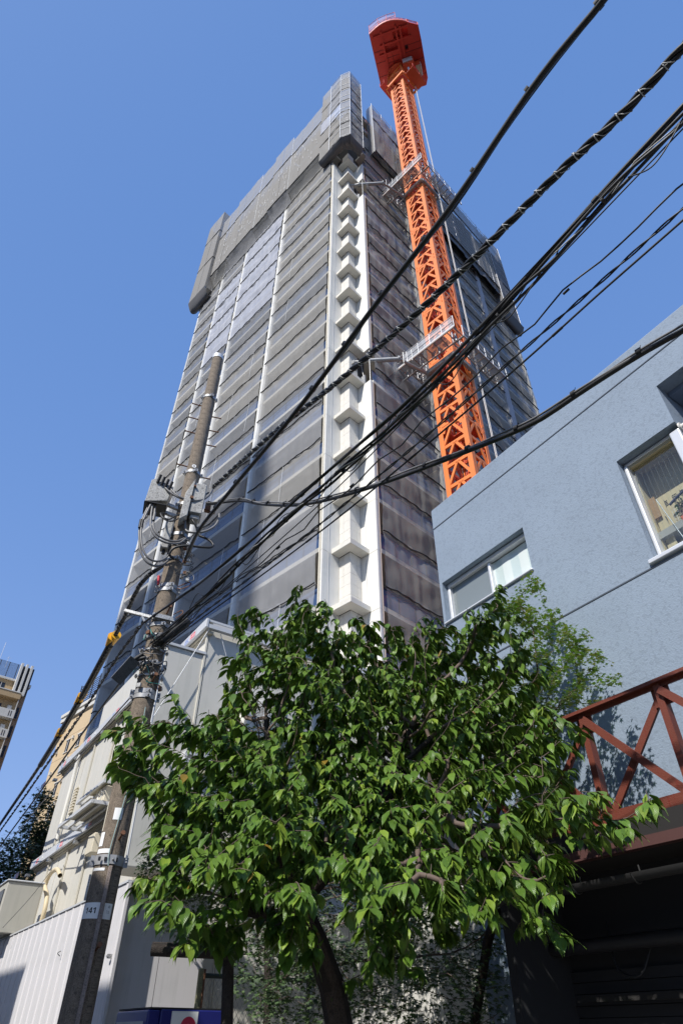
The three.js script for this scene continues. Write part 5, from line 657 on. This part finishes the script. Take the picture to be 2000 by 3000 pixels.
{ const pts = [[-4.36, 7.53, -10.8], [-5.42, 7.24, -12.64], [-6.55, 7.06, -14.58], [-7.75, 7.0, -16.65]].map((p) => V(...p)), c = new THREE.CatmullRomCurve3(pts, false, 'centripetal');
  const cut = (a, b) => { const p = []; for (let i = 0; i <= 6; i++) p.push(c.getPointAt(a + (b - a) * i / 6)); return p; }, sl = (a, b) => { const g = new MB(); g.tube(cut(a, b), 0.062, 12, 10); g.tube(cut(a, b).map((p) => p.clone().add(V(0.05, -0.02, 0.02))), 0.035, 12, 8); g.build('guard_sleeve', std(lin(0.035, 0.032, 0.03), 0.4), c8); };
  sl(0.05, 0.36); sl(0.39, 0.64); sl(0.67, 1);
  for (const [u, s] of [[0.015, 1.25], [0.375, 0.9], [0.655, 0.9]]) { const a = c.getPointAt(Math.max(0, u - 0.03)), b = c.getPointAt(u + 0.035); for (const w of [-1, 1]) { const o = V(0.045 * w, 0.02, 0.03 * w); new MB().rod(a.clone().add(o), b.clone().addScaledVector(o, 1.1), 0.075 * s, 0.045, CYL10).build('guard_end', M.yellow, c8); } } }
cable('twisted black cable going left, next below the guarded one', [[-3.1, 6.61, -8.66], [-3.43, 6.68, -9.24], [-3.82, 6.73, -9.91], [-4.77, 6.68, -11.57], [-5.28, 6.66, -12.45], [-6.86, 6.7, -15.19], [-8.53, 6.77, -18.09], [-11.53, 6.96, -23.3], [-21.51, 7.64, -40.62]], [['sheath', 0.013, M.cable, { n: 2, off: 0.016, turn: 0.5, wob: 1 }]], { step: 0.5, w: 0.03, r: 0.03, mat: M.black, tail: 1 });
cable('plain black cable going left, third below the guarded one', [[-2.97, 6.18, -8.71], [-3.81, 6.26, -10.17], [-5.78, 6.34, -13.59], [-7.45, 6.38, -16.51], [-11.4, 6.51, -23.37], [-21.36, 6.84, -40.71]], [['sheath', 0.02, M.cable, {}]]);
cable('thin grey wire going left, lowest, past the dark tree', [[-3.03, 5.5, -8.79], [-4.11, 5.66, -10.69], [-6.01, 5.81, -14.03], [-11.34, 6.32, -23.4], [-21.22, 7.25, -40.76]], [['sheath', 0.011, M.cableGrey, {}]]);
// ---------- trees ----------
function grow(trunk, blobs, o) {                            // branches reach for points spread through the crown
  const r = rng(o.seed), att = [], nodes = trunk.map((p, i) => ({ p: V(...p), par: i ? (o.par ? o.par[i] : i - 1) : -1, trunk: true }));
  const tot = blobs.reduce((s, b) => s + b[3] ** 2.4, 0);
  for (const b of blobs) { const n = Math.max(6, Math.round(o.n * b[3] ** 2.4 / tot)); for (let i = 0; i < n; i++) { const d = V(r() * 2 - 1, r() * 2 - 1, r() * 2 - 1); while (d.length() > 1) d.set(r() * 2 - 1, r() * 2 - 1, r() * 2 - 1); const p = V(b[0], b[1], b[2]).addScaledVector(d, b[3] * (o.spread || 1)); if (o.depth) p.addScaledVector(V(0, 0.15, -1), o.depth * r() * r()); att.push({ p, n: -1, d: 1e9 }); } }
  const scan = (from) => { for (const a of att) for (let i = from; i < nodes.length; i++) { const d = a.p.distanceToSquared(nodes[i].p); if (d < a.d) { a.d = d; a.n = i; } } };
  scan(0); let live = att;
  for (let it = 0; it < o.iters && live.length; it++) {
    const pull = new Map(); for (const a of live) { const v = pull.get(a.n) || V(0, 0, 0); v.add(a.p.clone().sub(nodes[a.n].p).normalize()); pull.set(a.n, v); }
    const from = nodes.length;
    for (const [i, v] of pull) { if (v.lengthSq() < 1e-4) v.set(r() - 0.5, 0.5, r() - 0.5); v.normalize().add(V((r() - 0.5) * 0.35, (r() - 0.5) * 0.25 + (o.droop || 0), (r() - 0.5) * 0.35)).normalize(); nodes.push({ p: nodes[i].p.clone().addScaledVector(v, o.step), par: i }); }
    for (const a of live) for (let i = from; i < nodes.length; i++) { const d = a.p.distanceToSquared(nodes[i].p); if (d < a.d) { a.d = d; a.n = i; } }
    live = live.filter((a) => a.d > o.kill * o.kill);
  }
  nodes.forEach((n) => { n.kids = 0; n.w = 0; }); nodes.forEach((n) => { if (n.par >= 0) nodes[n.par].kids++; });
  for (let i = nodes.length - 1; i >= 0; i--) { const n = nodes[i]; if (!n.kids) n.w = o.tip ** 2.3; n.r = Math.pow(n.w, 1 / 2.3); if (n.par >= 0) nodes[n.par].w += n.w; }
  return nodes;
}
function limbs(nodes, o, big) {                             // chains of nodes as tapered tubes, thick or thin
  const m = new MB();
  nodes.forEach((n) => { if (n.par < 0) return; const a = nodes[n.par], ra = Math.min(o.rmax, Math.max(o.tip, a.r)), rb = Math.min(o.rmax, Math.max(o.tip, n.r)); if ((rb > o.split) !== big) return; const rr = Math.min(ra, rb * 1.5); m.add(new THREE.CylinderGeometry(rb, rr, a.p.distanceTo(n.p) * 1.06, big ? 9 : 5, 1, true).applyQuaternion(new THREE.Quaternion().setFromUnitVectors(V(0, 1, 0), n.p.clone().sub(a.p).normalize())).translate((a.p.x + n.p.x) / 2, (a.p.y + n.p.y) / 2, (a.p.z + n.p.z) / 2)); });
  return m;
}
function leafGeo(len, wid, fold, curl, rows = 8) {          // ovate blade with a drawn-out tip, folded along the midrib; grows along +Y from its stalk, face +Z
  const prof = (v) => 0.5 * (v < 0.44 ? Math.pow(Math.sin(Math.PI / 2 * v / 0.44), 0.8) : v < 0.84 ? 1 - 0.86 * Math.pow((v - 0.44) / 0.40, 1.55) : 0.14 * (1 - v) / 0.16);
  const p = [], uv = [], ix = []; let y = 0, z = 0;       // the blade arches over: flat at the stalk, hanging at the tip
  for (let j = 0; j <= rows; j++) { const v = j / rows, w = wid * prof(v), a = curl * Math.pow(v, 1.15); if (j) { y += Math.cos(a) * len / rows; z -= Math.sin(a) * len / rows; } for (const s of [-1, 0, 1]) { const f = Math.abs(s) * w * fold; p.push(s * w, y + Math.sin(a) * f, z + Math.cos(a) * f + (s ? 0.002 * Math.sin(j * 2.1 + s) : 0)); uv.push(0.5 + s * (w / wid), v); } }
  for (let j = 0; j < rows; j++) for (let s = 0; s < 2; s++) { const a = j * 3 + s, b = a + 1, c = a + 3, d = c + 1; ix.push(a, b, d, a, d, c); }
  const g = new THREE.BufferGeometry(); g.setAttribute('position', new THREE.Float32BufferAttribute(p, 3)); g.setAttribute('uv', new THREE.Float32BufferAttribute(uv, 2)); g.setIndex(ix); g.computeVertexNormals(); return g;
}
const leafTex = tex(256, (u, v) => { const x = Math.abs(u - 0.5), vein = Math.abs(((v * 9 - x * 7) % 1 + 1) % 1 - 0.5), mid = x < 0.012 ? 1 : 0, q = 0.84 + 0.12 * fbm(u * 12, v * 12, 5, 3); return mid ? [1, 1, 0.72] : vein < 0.05 ? [q * 1.1, q * 1.08, q * 0.9] : [q, q, q]; }, true);
const leafBump = tex(256, (u, v) => { const x = Math.abs(u - 0.5), vein = Math.abs(((v * 9 - x * 7) % 1 + 1) % 1 - 0.5) * 2, q = x < 0.02 ? 0.1 : 0.25 + 0.65 * Math.sqrt(vein); return [q, q, q]; });
const leafMat = (r, g, b) => new THREE.MeshPhysicalMaterial({ color: lin(r, g, b), roughness: 0.36, transmission: 0.24, thickness: 0, side: THREE.DoubleSide, map: leafTex, bumpMap: leafBump, bumpScale: 0.0015, specularIntensity: 0.5 });
const bark = std(lin(0.055, 0.042, 0.034), 0.95, { map: rep(speck, 3), bumpMap: rep(bumpT(256, 14, 4, 4), 3, 1.2), bumpScale: 0.025 }), twigMat = std(lin(0.12, 0.085, 0.065), 0.85);
function leafTree(root, nodes, o) {
  const r = rng(o.seed + 5), list = [], up = V(0, 1, 0), cam = camera.position;
  nodes.forEach((n, i) => {
    if (n.trunk || n.r > o.leafR || n.par < 0) return;
    const d = n.p.clone().sub(nodes[n.par].p).normalize(), k = n.kids ? o.per : o.tipLeaves;
    for (let j = 0; j < k; j++) {
      const side = V(0, 1, 0).cross(d).normalize().multiplyScalar((i + j) % 2 ? 1 : -1), out = d.clone().multiplyScalar(0.45 + 0.5 * r()).addScaledVector(side, 0.5 + 0.6 * r()).add(V((r() - 0.5) * 0.5, 0, (r() - 0.5) * 0.5));
      if (o.outward) { const c = n.p.clone().sub(o.centre).setY(0).normalize(); out.addScaledVector(c, o.outward); }
      out.y = -(o.hang * (0.55 + 0.9 * r())); out.normalize();
      if (o.gap) { const g = n.p.clone().sub(cam).normalize(); if (g.dot(o.gap) > o.gapCos) continue; }
      const base = n.p.clone().lerp(nodes[n.par].p, r()).addScaledVector(out, 0.012);
      let nor = up.clone().multiplyScalar(1).addScaledVector(out.clone().setY(0), 0.9).add(V((r() - 0.5) * 0.7, 0, (r() - 0.5) * 0.7)); nor.addScaledVector(out, -nor.dot(out)).normalize();
      const x = out.clone().cross(nor).normalize(), mtx = new THREE.Matrix4().makeBasis(x, out, nor), s = o.size * (0.5 + 0.66 * r()) * (n.kids ? 1 : 0.92); mtx.scale(V(s, s, s)); mtx.setPosition(base);
      list.push({ mtx, base, d: base.distanceTo(cam), v: Math.floor(r() * 3), c: r(), tip: !n.kids });
    }
  });
  return list;
}
{ // the cherry in front
  const t = thing('cherry_tree', 'leafy cherry tree with large drooping toothed leaves in front of everything', 'tree', FW, V(0.12, 0.13, -6.95));
  const trunk = [[0.12, 0.1, -6.95], [0.13, 0.6, -6.92], [0.1, 1.1, -6.86], [0.04, 1.55, -6.76], [-0.06, 1.95, -6.62], [-0.2, 2.25, -6.42], [-0.36, 2.5, -6.2], [-0.5, 2.85, -6.0], [-0.52, 3.3, -5.95], [-0.1, 2.75, -6.25], [0.15, 3.0, -6.25], [0.38, 3.25, -6.3], [0.55, 3.6, -6.3], [-0.55, 2.38, -6.1], [-0.85, 2.42, -5.9], [0.3, 2.85, -6.0], [0.7, 2.95, -5.7]];
  const par = [-1, 0, 1, 2, 3, 4, 5, 6, 7, 6, 9, 10, 11, 5, 13, 10, 15];
  const BL = [[-0.41, 5.14, -6.29, 0.5], [0.39, 5.05, -6.59, 0.52], [1.19, 5.0, -6.49, 0.48], [1.67, 5.05, -6.07, 0.42], [-0.86, 4.53, -5.94, 0.4], [1.76, 4.4, -5.95, 0.4], [-0.34, 4.14, -5.79, 0.51], [0.51, 4.14, -5.98, 0.52], [1.21, 3.89, -5.67, 0.48], [-1.39, 3.73, -5.43, 0.31], [-1.72, 3.5, -5.12, 0.27], [-0.82, 3.59, -5.34, 0.41], [1.78, 3.59, -5.31, 0.33], [-1.51, 3.18, -4.98, 0.27], [-0.98, 3.06, -4.9, 0.36], [-0.43, 3.09, -4.98, 0.4], [0.26, 3.28, -5.59, 0.45], [0.95, 3.13, -5.32, 0.42], [1.44, 3.01, -5.0, 0.33], [1.7, 2.81, -4.6, 0.24], [1.92, 2.79, -4.4, 0.17], [2.05, 2.74, -4.3, 0.1], [1.87, 2.66, -4.42, 0.12], [-1.07, 2.66, -4.68, 0.3], [-0.57, 2.61, -4.56, 0.32], [-0.06, 2.62, -4.6, 0.3], [0.51, 2.66, -4.77, 0.31], [1.03, 2.59, -4.69, 0.27], [1.25, 2.39, -4.43, 0.2], [-1.13, 2.31, -4.46, 0.2], [-0.81, 2.3, -4.53, 0.22], [-0.26, 2.32, -4.29, 0.16], [0.15, 2.3, -4.2, 0.18], [0.6, 2.36, -4.46, 0.22], [0.91, 2.3, -4.51, 0.17], [-0.94, 2.12, -4.5, 0.15], [0.12, 2.1, -4.0, 0.07], [-0.48, 5.66, -6.28, 0.18], [-1.17, 5.33, -6.09, 0.1], [-0.94, 5.42, -6.13, 0.1], [1.86, 5.62, -5.92, 0.1],
    [0.75, 2.9, -5.6, 0.4], [1.3, 2.7, -5.4, 0.35], [0.9, 2.35, -5.2, 0.25], [1.45, 2.2, -4.9, 0.16], [0.3, 2.75, -5.3, 0.35], [-0.9, 4.0, -6.3, 0.4], [0.2, 4.5, -6.9, 0.5], [1.0, 4.4, -6.7, 0.5], [1.5, 3.9, -6.3, 0.45], [0.4, 3.6, -6.6, 0.45], [-0.3, 3.4, -6.1, 0.4],
    [-0.75, 2.3, -5.2, 0.3], [-0.3, 2.15, -5.0, 0.22], [0.35, 2.12, -5.1, 0.25],
    [-1.2, 2.9, -5.1, 0.3], [-0.8, 3.3, -5.3, 0.35], [-0.5, 2.7, -5.0, 0.35], [-1.0, 3.9, -5.7, 0.33], [-0.2, 3.7, -5.9, 0.4], [-1.3, 2.5, -4.9, 0.2], [0.3, 3.0, -5.3, 0.35], [0.9, 3.5, -5.9, 0.35]];
  const nodes = grow(trunk, BL, { seed: 11, n: 4700, iters: 150, step: 0.075, kill: 0.08, tip: 0.0023, par, depth: 1.5, spread: 1.06, droop: 0.0 });
  const lo = { tip: 0.0023, split: 0.022, rmax: 0.13 };
  nodes.forEach((n, i) => { if (n.trunk) n.r = Math.max(n.r, i < 5 ? 0.135 - i * 0.006 : i < 9 ? 0.1 - (i - 5) * 0.012 : 0.05); });
  limbs(nodes, lo, true).build('trunk', bark, t); limbs(nodes, lo, false).build('twigs', twigMat, t, { kind: 'stuff' });
  const L = leafTree(t, nodes, { seed: 21, leafR: 0.0085, per: 3, tipLeaves: 7, hang: 0.62, size: 1.12, outward: 0.5, centre: V(0, 3.4, -6.2), gap: toWorld(FS, S(10.2, 6.15, 5.1)).sub(camera.position).normalize(), gapCos: Math.cos(1.5 * D2R) }).sort((a, b) => a.d - b.d);
  const geos = [leafGeo(0.134, 0.060, 0.25, 0.85), leafGeo(0.120, 0.056, 0.4, 1.15), leafGeo(0.146, 0.060, 0.18, 0.5)], cols = [[0.108, 0.205, 0.028], [0.150, 0.258, 0.036], [0.24, 0.35, 0.045]], mats = cols.map((c) => leafMat(...c));
  const b = bases.get(t), off = new THREE.Matrix4().makeTranslation(-b.x, -b.y, -b.z), pick = (l) => (l.tip && l.c > 0.8) ? 2 : l.c < 0.5 ? 0 : 1;
  L.slice(0, 300).forEach((l) => { const m = new THREE.Mesh(geos[l.v], mats[pick(l)]); m.name = 'leaf'; m.applyMatrix4(off.clone().multiply(l.mtx)); t.add(m); });
  const rest = L.slice(300); const white = leafMat(1, 1, 1);
  const merged = new MB();
  for (let v = 0; v < 3; v++) { const q = rest.filter((l) => l.v === v), im = new THREE.InstancedMesh(geos[v], white, q.length); q.forEach((l, i) => { im.setMatrixAt(i, off.clone().multiply(l.mtx)); const c = cols[pick(l)], k = 0.8 + 0.4 * ((l.c * 7.3) % 1), yl = (l.c * 131) % 1 > 0.997 ? 1 : 0; im.setColorAt(i, yl ? lin(0.3, 0.2, 0.03) : lin(c[0] * k, c[1] * k, c[2] * k)); }); im.name = 'foliage'; im.userData.kind = 'stuff'; t.add(im); }
  console.log('cherry nodes', nodes.length, 'leaves', L.length);
}
function starLeaf() {                                       // small five-pointed maple leaf, slightly cupped
  const p = [0, 0, 0], ix = [], n = 5; for (let i = 0; i < n * 2; i++) { const a = -2.2 + i / (n * 2 - 1) * 4.4, r = i % 2 ? 0.34 : (0.75 + 0.25 * Math.cos(a)); p.push(r * Math.sin(a), r * Math.cos(a) + 0.25, -0.12 * r * r); if (i) ix.push(0, i, i + 1); }
  const g = new THREE.BufferGeometry(); g.setAttribute('position', new THREE.Float32BufferAttribute(p, 3)); g.setIndex(ix); g.computeVertexNormals(); g.setAttribute('uv', new THREE.Float32BufferAttribute(new Float32Array(p.length / 3 * 2), 2)); return g;
}
const STAR = starLeaf(), smallMat = new THREE.MeshPhysicalMaterial({ color: lin(1, 1, 1), roughness: 0.7, transmission: 0.35, thickness: 0, side: THREE.DoubleSide });
function smallLeafTree(name, label, cat, trunk, blobs, o) {
  const t = thing(name, label, cat, FW, V(...trunk[0])), nodes = grow(trunk, blobs, o);
  nodes.forEach((n) => { if (n.trunk) n.r = Math.max(n.r, o.tr || 0.05); });
  const lo = { tip: o.tip, split: o.tip * 5, rmax: o.rmax };
  limbs(nodes, lo, true).build('trunk', o.bark || bark, t); limbs(nodes, lo, false).build('twigs', twigMat, t, { kind: 'stuff' });
  const L = leafTree(t, nodes, { seed: o.seed, leafR: o.tip * 2.6, per: o.per, tipLeaves: o.tips, hang: o.hang, size: o.size, centre: V(...trunk[0]) });
  const r = rng(o.seed + 9), im = new THREE.InstancedMesh(STAR, smallMat, L.length), b = bases.get(t), off = new THREE.Matrix4().makeTranslation(-b.x, -b.y, -b.z);
  const j = o.jit; L.forEach((l, i) => { l.mtx.elements[12] += (r() - 0.5) * j; l.mtx.elements[13] += (r() - 0.5) * j; l.mtx.elements[14] += (r() - 0.5) * j; im.setMatrixAt(i, off.clone().multiply(l.mtx)); const c = o.cols[Math.floor(r() * o.cols.length)], k = 0.8 + 0.4 * r(); im.setColorAt(i, lin(c[0] * k, c[1] * k, c[2] * k)); });
  im.name = 'crown'; im.userData.kind = 'stuff'; t.add(im); console.log(name, nodes.length, L.length);
}
smallLeafTree('maple_tree', 'bright green small-leaved maple behind the cherry, against the blue wall', 'tree', [[1.15, 0.13, -9.1], [1.3, 1.2, -8.8], [1.6, 2.4, -8.2], [2.0, 3.4, -7.5], [2.22, 4.2, -7.1]],
  [[2.53, 6.28, -7.02, 0.18], [2.3, 5.95, -7.19, 0.28], [2.57, 5.62, -6.95, 0.27], [2.74, 5.2, -6.59, 0.22], [2.32, 5.12, -6.98, 0.3], [2.7, 4.82, -6.43, 0.24], [2.86, 4.6, -6.25, 0.14], [2.38, 4.55, -6.7, 0.3], [2.62, 4.37, -6.39, 0.2], [1.84, 4.72, -7.33, 0.42], [1.93, 4.08, -7.02, 0.39], [2.1, 3.5, -6.8, 0.35]], { seed: 31, n: 900, iters: 90, step: 0.07, kill: 0.09, tip: 0.0022, rmax: 0.06, tr: 0.05, per: 9, tips: 18, hang: 0.35, size: 0.046, jit: 0.13, cols: [[0.20, 0.35, 0.025], [0.25, 0.40, 0.03], [0.15, 0.28, 0.025], [0.32, 0.34, 0.06]] });
const SB = (t, h, q, r) => { const p = toWorld(FS, S(t, h, q)); return [p.x, p.y, p.z, r]; };
smallLeafTree('small_leaved_tree', 'dark lacy small-leaved tree behind the cherry trunk and wire fence', 'tree', [SB(8.9, 0.13, 4.9, 0), SB(8.9, 1.2, 4.9, 0), SB(8.85, 2.2, 4.8, 0), SB(8.8, 3.0, 4.7, 0)].map((a) => a.slice(0, 3)),
  [[-0.86, 2.18, -8.56, 0.26], [-0.39, 2.36, -8.79, 0.3], [0.6, 2.55, -8.58, 0.35], [1.31, 2.37, -8.4, 0.34], [1.04, 2.03, -8.44, 0.28], [-0.65, 1.91, -8.58, 0.23], [1.63, 2.17, -8.24, 0.28], [0.11, 2.33, -8.9, 0.25], [1.9, 2.9, -8.0, 0.4], SB(9.2, 3.4, 3.6, 0.6), SB(9.4, 4.2, 4.3, 0.7), SB(9.0, 4.6, 5.2, 0.8), SB(8.8, 3.6, 5.8, 0.8), SB(9.3, 3.2, 4.8, 0.7), SB(8.3, 3.2, 6.4, 0.7), SB(8.6, 5.0, 4.4, 0.5), SB(9.5, 2.6, 5.6, 0.5), SB(7.0, 2.0, 5.3, 0.5), SB(7.2, 2.9, 5.7, 0.6), SB(6.7, 1.5, 5.5, 0.42), SB(7.5, 1.7, 5.0, 0.45), SB(7.9, 2.6, 4.7, 0.5), SB(6.4, 2.3, 5.9, 0.5), SB(8.2, 1.8, 4.4, 0.3), [-0.8, 2.2, -8.5, 0.4], [-0.4, 2.0, -8.6, 0.42], [0.1, 2.1, -8.7, 0.42], [-0.6, 2.6, -8.6, 0.4], [0.9, 2.1, -8.4, 0.42], [1.4, 1.8, -8.2, 0.4], [-0.2, 1.75, -8.5, 0.3], SB(9.7, 3.6, 3.75, 0.42), SB(9.75, 4.3, 3.8, 0.42), SB(9.8, 3.0, 3.9, 0.4)], { seed: 41, n: 3000, iters: 80, step: 0.1, kill: 0.13, tip: 0.0025, rmax: 0.06, tr: 0.045, per: 10, tips: 18, hang: 0.5, size: 0.052, jit: 0.22, cols: [[0.035, 0.08, 0.014], [0.05, 0.11, 0.018], [0.075, 0.14, 0.025]] });
smallLeafTree('street_tree', 'dark dense tree far left behind the site office', 'tree', [[-12.0, 0, -27.6], [-12, 2.5, -27.6], [-12.05, 5, -27.5]],
  [[-12.25, 7.12, -27.38, 0.94], [-12.01, 8.41, -27.49, 0.79], [-12.2, 6.06, -26.9, 0.8], [-11.99, 7.37, -28.59, 0.98], [-12.23, 9.22, -27.39, 0.45], [-12.81, 7.07, -27.13, 0.6], [-12.9, 5.6, -27.2, 0.8], [-11.6, 8.0, -28.0, 0.8], [-11.5, 9.0, -28.2, 0.6]], { seed: 51, n: 900, iters: 60, step: 0.22, kill: 0.26, tip: 0.006, rmax: 0.2, tr: 0.14, per: 14, tips: 26, hang: 0.4, size: 0.14, jit: 0.55, cols: [[0.03, 0.07, 0.014], [0.04, 0.085, 0.016], [0.05, 0.095, 0.02]] });
{ // prop under the cherry
  const wd = std(lin(0.05, 0.04, 0.034), 0.9, { map: rep(speck, 4), bumpMap: rep(fineBump, 4), bumpScale: 0.01 }), s = thing('tree_prop', 'dark wooden prop of a post and short crossbar under the cherry branch', 'tree support', FW, V(-0.72, 0.13, -5.85));
  new MB().rod(V(-0.66, 0.13, -5.83), V(-0.83, 2.1, -5.74), 0.05, 0.042, CYL24).build('post', wd, s); new MB().rod(V(-1.39, 2.11, -5.66), V(-0.76, 2.10, -5.72), 0.045, 0.05, CYL24).build('crossbar', wd, s);
}
scene.traverse((o) => { if (o.isMesh) { o.castShadow = true; o.receiveShadow = true; } });
renderer.render(scene, camera);
